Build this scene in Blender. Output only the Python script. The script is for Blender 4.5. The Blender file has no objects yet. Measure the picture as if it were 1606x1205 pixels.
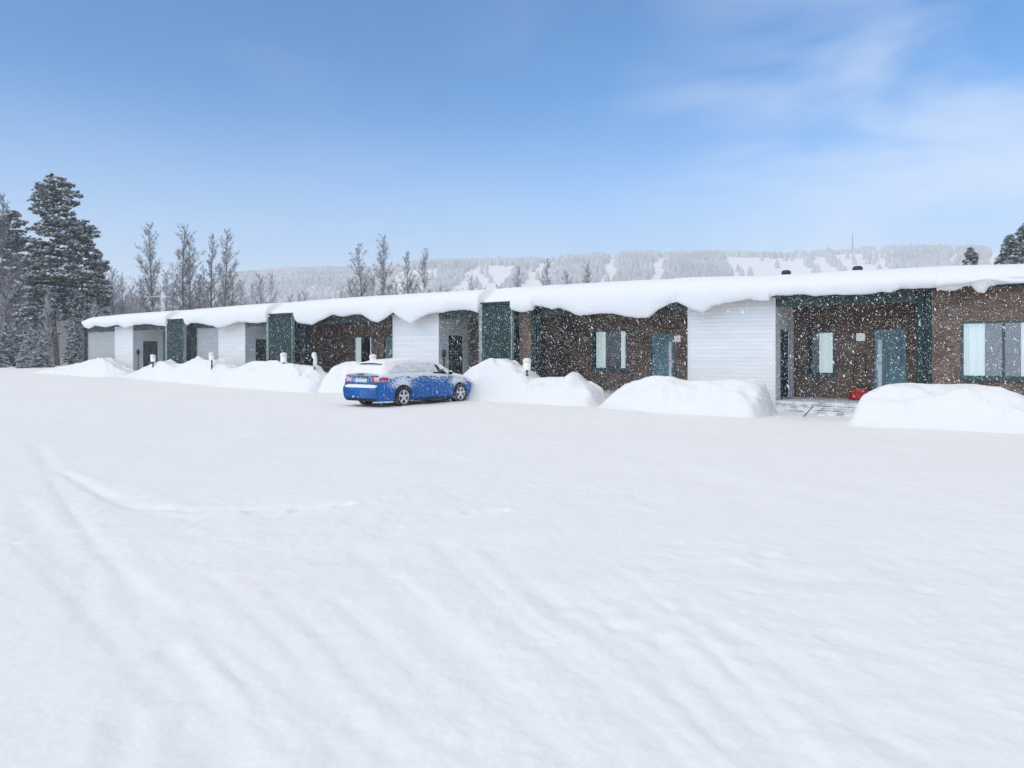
import bpy, math, random
import numpy as np
from mathutils import Vector

random.seed(7)
RNG = np.random.default_rng(11)
sc = bpy.context.scene
col = sc.collection

# ------------------------------------------------------------------ camera frame
F = 1100.0; HZ = 552.0; CX = 803.0
TH = math.radians(36.25); CS = math.cos(TH); SN = math.sin(TH)
EYE = 1.7

def c2w(xc, zc):                       # camera ground frame -> world
    return (CS*xc - SN*zc, SN*xc + CS*zc)
def ang(x, Z):                         # photo column x, forward distance Z -> world xy
    return c2w((x-CX)/F*Z, Z)
def gnd(x, y, z=0.0):                  # photo point on ground
    Z = (EYE-z)*F/(y-HZ)
    return ang(x, Z)
def WX(x, Y):                          # world X of photo column on the plane Y
    r = (x-CX)/F
    return (CS*r-SN)/(SN*r+CS)*Y
def WZ(x, y, Y):                       # world z of photo point on plane Y
    r = (x-CX)/F
    Z = Y/(SN*r+CS)
    return EYE + (HZ-y)*Z/F

# ------------------------------------------------------------------ noise
_perm = np.random.default_rng(5).random((256, 256))
def vnoise(x, y):
    x = np.asarray(x, float); y = np.asarray(y, float)
    xi = np.floor(x).astype(int); yi = np.floor(y).astype(int)
    fx = x-xi; fy = y-yi
    fx = fx*fx*fx*(fx*(fx*6-15)+10); fy = fy*fy*fy*(fy*(fy*6-15)+10)
    a = _perm[xi & 255, yi & 255]; b = _perm[(xi+1) & 255, yi & 255]
    c = _perm[xi & 255, (yi+1) & 255]; d = _perm[(xi+1) & 255, (yi+1) & 255]
    return (a*(1-fx)+b*fx)*(1-fy)+(c*(1-fx)+d*fx)*fy
def fbm(x, y, o=4):
    s = 0; a = .5
    for i in range(o):
        s = s + a*(vnoise(x*2**i+i*17.3, y*2**i+i*9.1)-.5); a *= .5
    return s
def sstep(a, b, x):
    t = np.clip((np.asarray(x, float)-a)/(b-a), 0, 1)
    return t*t*(3-2*t)

# ------------------------------------------------------------------ mesh helpers
class MB:
    def __init__(s): s.v = []; s.f = []; s.m = []
    def add(s, vs, fs, mi=0):
        o = len(s.v); s.v.extend([tuple(map(float, p)) for p in vs])
        for f in fs: s.f.append([i+o for i in f]); s.m.append(mi)
        return s
    def box(s, x0, x1, y0, y1, z0, z1, mi=0):
        if x0 > x1: x0, x1 = x1, x0
        if y0 > y1: y0, y1 = y1, y0
        if z0 > z1: z0, z1 = z1, z0
        v = [(x0,y0,z0),(x1,y0,z0),(x1,y1,z0),(x0,y1,z0),(x0,y0,z1),(x1,y0,z1),(x1,y1,z1),(x0,y1,z1)]
        return s.add(v, [(0,3,2,1),(4,5,6,7),(0,1,5,4),(1,2,6,5),(2,3,7,6),(3,0,4,7)], mi)
    def tube(s, pts, rs, n=6, mi=0, cap=True):
        pts = [Vector(p) for p in pts]
        vs = []; fs = []
        for i, p in enumerate(pts):
            d = (pts[min(i+1, len(pts)-1)]-pts[max(i-1, 0)])
            d = d.normalized() if d.length > 1e-9 else Vector((0,0,1))
            a = d.orthogonal().normalized() if abs(d.z) > .9 else d.cross(Vector((0,0,1))).normalized()
            if abs(d.z) > .9: a = Vector((1,0,0)); a = (a-d*a.dot(d)).normalized()
            b = d.cross(a)
            for k in range(n):
                t = 2*math.pi*k/n
                vs.append(p+(a*math.cos(t)+b*math.sin(t))*rs[i])
        for i in range(len(pts)-1):
            for k in range(n):
                fs.append((i*n+k, i*n+(k+1)%n, (i+1)*n+(k+1)%n, (i+1)*n+k))
        if cap:
            fs.append(tuple(range(n))[::-1]); fs.append(tuple((len(pts)-1)*n+k for k in range(n)))
        return s.add(vs, fs, mi)
    def lathe(s, prof, n=24, c=(0,0,0), axis='z', mi=0, close=False):
        vs = []; fs = []; m = len(prof)
        for k in range(n):
            t = 2*math.pi*k/n; ct, st = math.cos(t), math.sin(t)
            for r, h in prof:
                if axis == 'z': vs.append((c[0]+r*ct, c[1]+r*st, c[2]+h))
                else: vs.append((c[0]+h, c[1]+r*ct, c[2]+r*st))
        for k in range(n):
            k2 = (k+1) % n
            for j in range(m-1 if not close else m):
                j2 = (j+1) % m
                fs.append((k*m+j, k2*m+j, k2*m+j2, k*m+j2))
        return s.add(vs, fs, mi)
    def build(s, name, mats, parent=None, smooth=False):
        return mk(name, s.v, s.f, mats, parent, smooth, s.m)

def mk(name, v, f, mats, parent=None, smooth=False, mi=None):
    me = bpy.data.meshes.new(name)
    me.from_pydata([tuple(p) for p in v] if not isinstance(v, np.ndarray) else v.tolist(), [], f if not isinstance(f, np.ndarray) else f.tolist())
    if not isinstance(mats, (list, tuple)): mats = [mats]
    for m in mats: me.materials.append(m)
    if mi is not None and len(mats) > 1:
        me.polygons.foreach_set('material_index', np.asarray(mi, dtype=np.int32))
    if smooth: me.polygons.foreach_set('use_smooth', np.ones(len(me.polygons), dtype=bool))
    me.update()
    o = bpy.data.objects.new(name, me); col.objects.link(o)
    if parent is not None: o.parent = parent
    return o
def grid_faces(nr, nc, wrap=False, flip=False):
    i = np.arange(nr-1)[:, None]; j = np.arange(nc if wrap else nc-1)[None, :]
    j2 = (j+1) % nc
    a = i*nc+j; b = i*nc+j2; c = (i+1)*nc+j2; d = (i+1)*nc+j
    q = np.stack([a, b, c, d], -1).reshape(-1, 4)
    return q[:, ::-1] if flip else q
def tag(o, label=None, cat=None, group=None, kind=None):
    if label: o['label'] = label
    if cat: o['category'] = cat
    if group: o['group'] = group
    if kind: o['kind'] = kind
    return o
def empty(name, loc=(0,0,0), rz=0):
    o = bpy.data.objects.new(name, None); col.objects.link(o)
    o.location = loc; o.rotation_euler = (0, 0, rz); o.empty_display_size = .2
    return o
def copy_tree(o, parent=None):
    c = o.copy(); col.objects.link(c); c.parent = parent
    for ch in [q for q in bpy.data.objects if q.parent == o]: copy_tree(ch, c)
    return c

# ------------------------------------------------------------------ materials
def newmat(name, color=(.5,.5,.5), rough=.6, metal=0.0, spec=None):
    m = bpy.data.materials.new(name); m.use_nodes = True
    b = m.node_tree.nodes['Principled BSDF']
    b.inputs['Base Color'].default_value = (*color, 1)
    b.inputs['Roughness'].default_value = rough; b.inputs['Metallic'].default_value = metal
    if spec is not None: b.inputs['Specular IOR Level'].default_value = spec
    return m
def N(m, t, **kw):
    n = m.node_tree.nodes.new(t)
    for k, v in kw.items(): setattr(n, k, v)
    return n
def L(m, a, b): m.node_tree.links.new(a, b)
def bsdf(m): return m.node_tree.nodes['Principled BSDF']
def noise_mix(m, c1, c2, scale=5, lo=.4, hi=.6, detail=4, coord='Object', stretch=None):
    tc = N(m, 'ShaderNodeTexCoord'); src = tc.outputs[coord]
    if stretch:
        mp = N(m, 'ShaderNodeMapping'); mp.inputs['Scale'].default_value = stretch
        L(m, src, mp.inputs['Vector']); src = mp.outputs[0]
    n = N(m, 'ShaderNodeTexNoise'); n.inputs['Scale'].default_value = scale; n.inputs['Detail'].default_value = detail
    L(m, src, n.inputs['Vector'])
    r = N(m, 'ShaderNodeMapRange'); r.inputs['From Min'].default_value = lo; r.inputs['From Max'].default_value = hi
    L(m, n.outputs['Fac'], r.inputs['Value'])
    mx = N(m, 'ShaderNodeMix', data_type='RGBA')
    mx.inputs['A'].default_value = (*c1, 1); mx.inputs['B'].default_value = (*c2, 1)
    L(m, r.outputs['Result'], mx.inputs['Factor'])
    L(m, mx.outputs['Result'], bsdf(m).inputs['Base Color'])
    return n, mx
def bump(m, src, strength=.3, dist=.02):
    b = N(m, 'ShaderNodeBump'); b.inputs['Strength'].default_value = strength; b.inputs['Distance'].default_value = dist
    L(m, src, b.inputs['Height']); L(m, b.outputs[0], bsdf(m).inputs['Normal'])
    return b

SNOWC = (.86, .863, .872)
def snow_material(name, s1=1.2, s2=14, st=.35, dist=.03):
    m = newmat(name, SNOWC, .85, spec=.15)
    tc = N(m, 'ShaderNodeTexCoord')
    a = N(m, 'ShaderNodeTexNoise'); a.inputs['Scale'].default_value = s1; a.inputs['Detail'].default_value = 5
    b = N(m, 'ShaderNodeTexNoise'); b.inputs['Scale'].default_value = s2; b.inputs['Detail'].default_value = 3
    L(m, tc.outputs['Object'], a.inputs['Vector']); L(m, tc.outputs['Object'], b.inputs['Vector'])
    s = N(m, 'ShaderNodeMath', operation='MULTIPLY_ADD'); s.inputs[1].default_value = .18
    L(m, b.outputs['Fac'], s.inputs[0]); L(m, a.outputs['Fac'], s.inputs[2])
    bump(m, s.outputs[0], st, dist)
    return m
M = {}
M['snow'] = snow_material('ground_snow', 1.5, 26, .6, .03)
M['bank'] = snow_material('bank_snow', 2.2, 18, .45, .05)
M['roofsnow'] = snow_material('roof_snow', 1.2, 10, .3, .04)
M['flake'] = newmat('flake', (.9,.91,.93), .9, spec=.1)
M['carsnow'] = snow_material('car_snow', 6, 60, .4, .01)
M['treesnow'] = newmat('tree_snow', (.80,.82,.86), .9, spec=.1)

def siding(name, c, pitch=.115, grime=.93, line=.55, vertical=False):
    """painted boards: lap relief from a sawtooth along z (or along x for upright boards)"""
    m = newmat(name, c, .55, spec=.3)
    tc = N(m, 'ShaderNodeTexCoord'); sp = N(m, 'ShaderNodeSeparateXYZ'); L(m, tc.outputs['Object'], sp.inputs[0])
    if vertical:
        ad = N(m, 'ShaderNodeMath', operation='ADD'); L(m, sp.outputs[0], ad.inputs[0]); L(m, sp.outputs[1], ad.inputs[1]); src = ad.outputs[0]
    else: src = sp.outputs[2]
    d = N(m, 'ShaderNodeMath', operation='DIVIDE'); d.inputs[1].default_value = pitch; L(m, src, d.inputs[0])
    fr = N(m, 'ShaderNodeMath', operation='FRACT'); L(m, d.outputs[0], fr.inputs[0])
    fl = N(m, 'ShaderNodeMath', operation='FLOOR'); L(m, d.outputs[0], fl.inputs[0])
    g = N(m, 'ShaderNodeMapRange'); g.inputs['From Min'].default_value = .88; g.inputs['From Max'].default_value = .95
    g.inputs['To Min'].default_value = 1; g.inputs['To Max'].default_value = 0
    L(m, fr.outputs[0], g.inputs['Value'])
    wn = N(m, 'ShaderNodeTexWhiteNoise', noise_dimensions='1D'); L(m, fl.outputs[0], wn.inputs['W'])
    no = N(m, 'ShaderNodeTexNoise'); no.inputs['Scale'].default_value = 3; no.inputs['Detail'].default_value = 6
    mp = N(m, 'ShaderNodeMapping'); mp.inputs['Scale'].default_value = (1,1,.25) if vertical else (.3,.3,2)
    L(m, tc.outputs['Object'], mp.inputs[0]); L(m, mp.outputs[0], no.inputs['Vector'])
    v = N(m, 'ShaderNodeMath', operation='MULTIPLY_ADD'); v.inputs[1].default_value = .06; v.inputs[2].default_value = .85
    L(m, wn.outputs['Value'], v.inputs[0])
    v2 = N(m, 'ShaderNodeMath', operation='MULTIPLY_ADD'); v2.inputs[1].default_value = .22; L(m, no.outputs['Fac'], v2.inputs[0]); L(m, v.outputs[0], v2.inputs[2])
    ln = N(m, 'ShaderNodeMapRange'); ln.inputs['To Min'].default_value = line; L(m, g.outputs[0], ln.inputs['Value'])
    v3 = N(m, 'ShaderNodeMath', operation='MULTIPLY'); L(m, v2.outputs[0], v3.inputs[0]); L(m, ln.outputs[0], v3.inputs[1])
    mx = N(m, 'ShaderNodeVectorMath', operation='SCALE'); mx.inputs[0].default_value = c; L(m, v3.outputs[0], mx.inputs['Scale'])
    L(m, mx.outputs[0], bsdf(m).inputs['Base Color'])
    bump(m, g.outputs[0], .6, .012)
    return m
M['white'] = siding('white_siding', (.86,.865,.86), .118, line=.86)
M['grey'] = siding('grey_siding', (.47,.49,.49), .118, line=.75)
M['green'] = siding('green_boards', (.013,.042,.041), .14, line=.5, vertical=True)
M['trimgrey'] = newmat('pale_green_trim', (.22,.32,.31), .6)
M['white_trim'] = newmat('white_trim', (.80,.81,.82), .5)
M['dark'] = newmat('dark_metal', (.022,.026,.03), .5)
M['fascia'] = newmat('dark_fascia', (.035,.045,.05), .6)
noise_mix(M['trimgrey'], (.17,.26,.25), (.32,.40,.39), 8)
M['gbeam'] = newmat('green_beam', (.03,.085,.08), .6)
noise_mix(M['gbeam'], (.015,.045,.042), (.028,.07,.066), 6)

def brick(name, c1, c2, mort):
    m = newmat(name, c1, .85, spec=.2)
    tc = N(m, 'ShaderNodeTexCoord'); sp = N(m, 'ShaderNodeSeparateXYZ'); L(m, tc.outputs['Object'], sp.inputs[0])
    ad = N(m, 'ShaderNodeMath', operation='ADD'); L(m, sp.outputs[0], ad.inputs[0]); L(m, sp.outputs[1], ad.inputs[1])
    cb = N(m, 'ShaderNodeCombineXYZ'); L(m, ad.outputs[0], cb.inputs[0]); L(m, sp.outputs[2], cb.inputs[1])
    b = N(m, 'ShaderNodeTexBrick'); b.inputs['Scale'].default_value = 1
    b.inputs['Brick Width'].default_value = .21; b.inputs['Row Height'].default_value = .062; b.inputs['Mortar Size'].default_value = .009
    b.inputs['Mortar Smooth'].default_value = .2; b.inputs['Bias'].default_value = -.1
    b.inputs['Color1'].default_value = (*c1, 1); b.inputs['Color2'].default_value = (*c2, 1); b.inputs['Mortar'].default_value = (*mort, 1)
    L(m, cb.outputs[0], b.inputs['Vector'])
    n = N(m, 'ShaderNodeTexNoise'); n.inputs['Scale'].default_value = 1.3; n.inputs['Detail'].default_value = 6
    L(m, tc.outputs['Object'], n.inputs['Vector'])
    r = N(m, 'ShaderNodeMapRange'); r.inputs['From Min'].default_value = .3; r.inputs['From Max'].default_value = .7
    r.inputs['To Min'].default_value = .7; r.inputs['To Max'].default_value = 1.35; L(m, n.outputs['Fac'], r.inputs['Value'])
    vm = N(m, 'ShaderNodeVectorMath', operation='SCALE'); L(m, b.outputs['Color'], vm.inputs[0]); L(m, r.outputs[0], vm.inputs['Scale'])
    L(m, vm.outputs[0], bsdf(m).inputs['Base Color'])
    iv = N(m, 'ShaderNodeMath', operation='SUBTRACT'); iv.inputs[0].default_value = 1; L(m, b.outputs['Fac'], iv.inputs[1])
    bump(m, iv.outputs[0], .6, .008)
    return m
M['brick'] = brick('brown_brick', (.14,.088,.062), (.255,.162,.112), (.18,.16,.145))
M['door'] = newmat('teal_door', (.10,.22,.25), .45)
noise_mix(M['door'], (.085,.19,.22), (.14,.28,.31), 2.5, stretch=(1,1,.4))
M['sdoor'] = siding('storage_door_boards', (.020,.062,.062), .1, line=.5, vertical=True)
M['wframe'] = newmat('window_frame', (.035,.085,.09), .5)
M['curtain'] = newmat('curtain', (.88,.90,.89), .9); B_ = bsdf(M['curtain']); B_.inputs['Emission Color'].default_value = (.86,1,.97,1); B_.inputs['Emission Strength'].default_value = .20   # faint glow added to brighten the curtains in the shaded recesses
w_ = M['curtain']; tc = N(w_, 'ShaderNodeTexCoord'); wv = N(w_, 'ShaderNodeTexWave'); wv.inputs['Scale'].default_value = 6; wv.inputs['Distortion'].default_value = 1.5
L(w_, tc.outputs['Object'], wv.inputs['Vector']); bump(w_, wv.outputs['Fac'], .5, .03)
M['room'] = newmat('room', (.07,.09,.095), .9)
def glass(k=.15):
    m = bpy.data.materials.new('window_glass'); m.use_nodes = True; nt = m.node_tree; nt.nodes.clear()
    o = nt.nodes.new('ShaderNodeOutputMaterial'); mx = nt.nodes.new('ShaderNodeMixShader')
    t = nt.nodes.new('ShaderNodeBsdfTransparent'); t.inputs[0].default_value = (.96,.985,.985,1)
    g = nt.nodes.new('ShaderNodeBsdfGlossy'); g.inputs['Roughness'].default_value = .03; g.inputs['Color'].default_value = (.85,.93,1,1)
    mx.inputs[0].default_value = k
    nt.links.new(t.outputs[0], mx.inputs[1]); nt.links.new(g.outputs[0], mx.inputs[2]); nt.links.new(mx.outputs[0], o.inputs[0])
    return m
M['glass'] = glass(.06); M['bigglass'] = glass(.20)
M['lampwhite'] = newmat('lamp_white', (.85,.86,.86), .4); B_ = bsdf(M['lampwhite']); B_.inputs['Emission Color'].default_value = (1,.98,.95,1); B_.inputs['Emission Strength'].default_value = .12
M['steel'] = newmat('steel', (.6,.62,.64), .35, .6)
M['deck'] = newmat('deck_wood', (.25,.25,.24), .8)
noise_mix(M['deck'], (.42,.42,.42), (.80,.82,.85), 3.5, .38, .50, 8, stretch=(1,2.5,3))
M['redplastic'] = newmat('red_plastic', (.62,.02,.02), .45)
noise_mix(M['redplastic'], (.58,.015,.015), (.72,.08,.08), 12)
M['stick'] = newmat('pale_wood', (.42,.34,.25), .7)
M['gpost'] = newmat('post_green', (.03,.07,.07), .5)

# ------------------------------------------------------------------ world, sun, camera
SUN_EL = math.radians(36); SUN_AZ = math.radians(192)     # azimuth measured clockwise from +Y
w = bpy.data.worlds.new("World"); sc.world = w; w.use_nodes = True
nt = w.node_tree; nt.nodes.clear()
def WN(t, **k):
    n = nt.nodes.new(t)
    for a, b in k.items(): setattr(n, a, b)
    return n
out = WN('ShaderNodeOutputWorld'); bg = WN('ShaderNodeBackground')
sky = WN('ShaderNodeTexSky', sky_type='NISHITA'); sky.sun_disc = False
sky.sun_elevation = SUN_EL; sky.sun_rotation = SUN_AZ; sky.altitude = 300; sky.air_density = 1.0; sky.dust_density = .6; sky.ozone_density = 2.2
tc = WN('ShaderNodeTexCoord')
sp = WN('ShaderNodeSeparateXYZ'); nt.links.new(tc.outputs['Generated'], sp.inputs[0])
def wmath(op, a, b=None, c=None, clamp=False):
    n = WN('ShaderNodeMath', operation=op); n.use_clamp = clamp
    for i, v in enumerate((a, b, c)):
        if v is None: continue
        if isinstance(v, (int, float)): n.inputs[i].default_value = v
        else: nt.links.new(v, n.inputs[i])
    return n.outputs[0]
# thin high cloud sheet, stronger towards the right of the view (a real direction in the sky)
az = c2w(.95, 1.0); azl = math.hypot(*az); az = (az[0]/azl, az[1]/azl)
dotn = WN('ShaderNodeVectorMath', operation='DOT_PRODUCT'); dotn.inputs[1].default_value = (az[0], az[1], .12)
nt.links.new(tc.outputs['Generated'], dotn.inputs[0])
mask = WN('ShaderNodeMapRange'); mask.inputs['From Min'].default_value = .80; mask.inputs['From Max'].default_value = 1.0
nt.links.new(dotn.outputs['Value'], mask.inputs['Value'])
# project on a cloud plane
zc_ = wmath('MAXIMUM', sp.outputs[2], .03); zc_ = wmath('ADD', zc_, .10)
px_ = wmath('DIVIDE', sp.outputs[0], zc_); py_ = wmath('DIVIDE', sp.outputs[1], zc_)
cb = WN('ShaderNodeCombineXYZ'); nt.links.new(px_, cb.inputs[0]); nt.links.new(py_, cb.inputs[1])
mp = WN('ShaderNodeMapping'); mp.inputs['Rotation'].default_value = (0,0,math.radians(25)); mp.inputs['Scale'].default_value = (.45,.9,1)
nt.links.new(cb.outputs[0], mp.inputs[0])
n1 = WN('ShaderNodeTexNoise'); n1.inputs['Scale'].default_value = 2.6; n1.inputs['Detail'].default_value = 5; n1.inputs['Roughness'].default_value = .5; n1.inputs['Distortion'].default_value = .35
mp.inputs['Scale'].default_value = (1.0,1.0,3.2); mp.inputs['Rotation'].default_value = (.25,.2,0); mp.inputs['Location'].default_value = (.35,.1,.2); nt.links.new(tc.outputs['Generated'], mp.inputs[0]); nt.links.new(mp.outputs[0], n1.inputs['Vector'])
cr = WN('ShaderNodeMapRange', interpolation_type='SMOOTHSTEP'); cr.inputs['From Min'].default_value = .42; cr.inputs['From Max'].default_value = .66
nt.links.new(n1.outputs['Fac'], cr.inputs['Value'])
cf = wmath('MULTIPLY', cr.outputs[0], mask.outputs[0]); cf = wmath('MULTIPLY', cf, .62)
# faint wisps elsewhere
cr2 = WN('ShaderNodeMapRange', interpolation_type='SMOOTHSTEP'); cr2.inputs['From Min'].default_value = .5; cr2.inputs['From Max'].default_value = .85
nt.links.new(n1.outputs['Fac'], cr2.inputs['Value'])
cf = wmath('ADD', cf, wmath('MULTIPLY', cr2.outputs[0], .08), clamp=True)
tint = WN('ShaderNodeMix', data_type='RGBA', blend_type='MULTIPLY'); tint.inputs['Factor'].default_value = 1
nt.links.new(sky.outputs[0], tint.inputs['A']); tint.inputs['B'].default_value = (.10, .86, 1.36, 1)
hzf = WN('ShaderNodeMapRange', interpolation_type='SMOOTHSTEP'); hzf.inputs['From Min'].default_value = -.02; hzf.inputs['From Max'].default_value = .36
hzf.inputs['To Min'].default_value = 1; hzf.inputs['To Max'].default_value = 0; nt.links.new(sp.outputs[2], hzf.inputs['Value'])
hmix = WN('ShaderNodeMix', data_type='RGBA'); nt.links.new(hzf.outputs[0], hmix.inputs['Factor']); nt.links.new(tint.outputs['Result'], hmix.inputs['A']); hmix.inputs['B'].default_value = (4.7, 6.0, 7.8, 1)
tint = hmix
mixc = WN('ShaderNodeMix', data_type='RGBA')
nt.links.new(cf, mixc.inputs['Factor']); nt.links.new(tint.outputs['Result'], mixc.inputs['A']); mixc.inputs['B'].default_value = (6.2, 7.0, 8.2, 1)
# the cloud deck of the snow shower closes in overhead
ovr = WN('ShaderNodeMapRange', interpolation_type='SMOOTHSTEP'); ovr.inputs['From Min'].default_value = .50; ovr.inputs['From Max'].default_value = .78
nt.links.new(sp.outputs[2], ovr.inputs['Value'])
mixo = WN('ShaderNodeMix', data_type='RGBA'); nt.links.new(ovr.outputs[0], mixo.inputs['Factor']); nt.links.new(mixc.outputs['Result'], mixo.inputs['A']); mixo.inputs['B'].default_value = (7.0, 6.7, 6.3, 1)
nt.links.new(mixo.outputs['Result'], bg.inputs[0]); bg.inputs[1].default_value = .090
nt.links.new(bg.outputs[0], out.inputs[0])

sun = bpy.data.lights.new('sun', 'SUN'); sun.energy = 1.3; sun.angle = math.radians(75); sun.color = (1, .87, .70)
so = bpy.data.objects.new('sun', sun); col.objects.link(so)
sd = Vector((math.sin(SUN_AZ)*math.cos(SUN_EL), math.cos(SUN_AZ)*math.cos(SUN_EL), math.sin(SUN_EL)))
so.rotation_euler = sd.to_track_quat('Z', 'Y').to_euler(); so.location = (0, -10, 40)

cam = bpy.data.cameras.new('camera'); co = bpy.data.objects.new('camera', cam); col.objects.link(co)
co.location = (0, 0, EYE); co.rotation_euler = (math.radians(90), 0, TH)
cam.sensor_width = 36; cam.sensor_fit = 'HORIZONTAL'; cam.lens = 36*F/1606
cam.shift_y = (HZ-602.5)/1606; cam.clip_start = .1; cam.clip_end = 8000
sc.camera = co
sc.view_settings.view_transform = 'Standard'; sc.view_settings.look = 'None'
sc.view_settings.exposure = 0.52; sc.view_settings.gamma = 1
sc.cycles.use_denoising = True
sc.cycles.max_bounces = 8; sc.cycles.volume_bounces = 1; sc.cycles.transparent_max_bounces = 12

# ------------------------------------------------------------------ ground
TRACKS = [  # photo polylines, width m, depth m
 ([(60,700),(95,770),(140,840),(210,930),(300,1050),(400,1205)], .10, .030),
 ([(35,790),(100,880),(180,985),(260,1090),(345,1205)], .13, .035),
 ([(100,745),(190,790),(300,800),(430,797),(540,790)], .075, .06),
 ([(395,803),(450,801),(495,795),(540,793)], .07, .07),
 ([(470,797),(500,797)], .06, .08),
 ([(740,806),(790,801)], .06, .09),
 ([(80,760),(150,850),(235,940),(350,1040),(470,1130),(560,1205)], .05, .012),
 ([(720,856),(800,940),(900,1020),(1020,1110),(1130,1205)], .05, .012),
 ([(960,985),(985,990)], .05, .03), ([(1195,868),(1212,871)], .05, .035), ([(1145,881),(1158,886)], .05, .035),
 ([(120,760),(250,806),(330,815)], .16, .03),
 ([(150,868),(300,872),(450,862),(600,868),(760,855),(900,850)], .20, .03),
 ([(200,885),(420,880),(640,878)], .15, .018),
 ([(140,880),(142,930),(136,965)], .07, .025),
 ([(190,1205),(200,1160),(196,1130)], .07, .03),
 ([(690,850),(760,930),(850,1010),(980,1110),(1090,1205)], .09, .024),
 ([(770,860),(850,930),(950,1000),(1060,1090),(1190,1205)], .08, .018),
 ([(620,900),(730,1000),(870,1140)], .05, 0.012),
 ([(900,930),(1010,1030),(1130,1170)], .05, 0.014),
 ([(980,900),(1090,1000),(1250,1140)], .05, 0.012),
 ([(1040,950),(1150,1050),(1280,1190)], .05, 0.010),
 ([(430,930),(540,1030),(690,1170)], .05, 0.010),
 ([(330,900),(440,1000),(570,1140)], .05, 0.012),
 ([(1180,930),(1290,1030),(1460,1170)], .05, 0.010),
 ([(240,930),(350,1030),(460,1170)], .05, 0.014),
 ([(20,850),(130,950),(260,1090)], .05, 0.012),
 ([(530,940),(640,1040),(800,1180)], .05, 0.011),
 ([(560,860),(650,950),(760,1060),(900,1205)], .10, .028),
 ([(1000,990),(1090,1060),(1200,1150),(1260,1205)], .09, .035),
 ([(1090,960),(1180,1010),(1300,1090),(1420,1180)], .10, .03),
 ([(300,960),(400,1040),(520,1120),(640,1205)], .09, .03),
 ([(260,1020),(340,1090),(450,1160),(520,1205)], .08, .02),
 ([(1230,905),(1290,912),(1330,905)], .16, .05),
 ([(1300,1000),(1370,1020),(1440,1035)], .09, .03),
 ([(640,650),(560,672),(420,690),(250,715)], .25, .03),
 ([(735,632),(800,660),(950,700),(1150,760),(1606,830)], .28, .02),
 ([(840,930),(905,948),(960,938)], .16, .05),
]
DENTS = [(1012,800),(1060,852),(1082,870),(1150,885),(1205,872),(1195,882),(945,960),(968,938),(915,948),(870,965),
 (1050,980),(1038,1010),(1175,1030),(1440,925),(1400,838),(765,803),(745,806),(470,798),(450,800),(95,835),(180,868),(440,928),(512,988),(535,1005),(270,1022),(1250,1100)]
def pt_seg(px, py, ax, ay, bx, by):
    dx, dy = bx-ax, by-ay; t = np.clip(((px-ax)*dx+(py-ay)*dy)/(dx*dx+dy*dy), 0, 1)
    return np.hypot(px-ax-t*dx, py-ay-t*dy)
def ground_h(x, y):
    x = np.asarray(x, float); y = np.asarray(y, float)
    R = np.hypot(x, y)
    near = 1-sstep(60, 120, R)
    h = .10*fbm(x*.28+3, y*.28+8, 3)*sstep(2, 9, R)*near + .035*fbm(x*1.1, y*1.1, 3)*near
    # ploughed, wind-combed ripples that run diagonally through the foreground
    u = x*math.cos(.42)+y*math.sin(.42); v = -x*math.sin(.42)+y*math.cos(.42)
    rp = fbm(u*2.1+20, v*.35+4, 3)
    h = h + .020*rp*(1-sstep(7, 13, R))
    fine = sstep(.45, .62, vnoise(x*.55+9, y*.55+2))*(1-sstep(14, 26, R))
    h = h + .020*fine*fbm(x*5.5, y*5.5, 4) + .010*(1-sstep(8, 16, R))*fbm(x*12, y*12, 3)
    h = h + .30*sstep(22, 50, -x)*sstep(5, 25, y)*near          # land rises a little to the far left
    h = h + .6*sstep(60, 140, R)
    m = R < 45
    if m.any():
        xs = x[m]; ys = y[m]; d = np.zeros_like(xs)
        wob = .06*fbm(xs*1.7, ys*1.7, 2)
        for pl, wd, dp in TRACKS:
            P = [gnd(*q) for q in pl]; best = np.full_like(xs, 1e9)
            for a, b in zip(P[:-1], P[1:]): best = np.minimum(best, pt_seg(xs, ys, *a, *b))
            best = best+wob
            k = .55+.9*vnoise(xs*1.3+wd*50, ys*1.3)
            d += k*(-dp*np.exp(-(best/wd)**2)+.22*dp*np.exp(-((np.abs(best)-2.1*wd)/(wd*.9))**2))
        for q in DENTS:
            a = gnd(*q); s = .06+.003*math.hypot(*a)
            rr = np.hypot(xs-a[0], (ys-a[1]))
            d += -.022*np.exp(-(rr/s)**2)+.006*np.exp(-((rr-1.9*s)/(s*.7))**2)
        h[m] += d*.40
    return h
def gz(x, y): return float(ground_h(np.array([x]), np.array([y]))[0])
th = np.concatenate([np.linspace(-46, 46, 720), np.linspace(46, 314, 160)[1:-1]])
th = np.radians(th)
rad = np.concatenate([[.3, .8], np.geomspace(1.3, 30, 760), np.geomspace(30.3, 60, 60), np.geomspace(62, 3000, 60)])
RR, TT = np.meshgrid(rad, th, indexing='ij')
xc = RR*np.sin(TT); zc = RR*np.cos(TT)
gx = CS*xc-SN*zc; gy = SN*xc+CS*zc
gh = ground_h(gx, gy)
V = np.stack([gx, gy, gh], -1).reshape(-1, 3)
V = np.vstack([V, [[0, 0, gh[0].mean()]]])
fq = grid_faces(len(rad), len(th), True, True).tolist()
n0 = len(V)-1
fq += [(n0, (j+1) % len(th), j) for j in range(len(th))]
g = mk('snow_ground', V, fq, M['snow'], smooth=True); tag(g, kind='structure')

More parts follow.
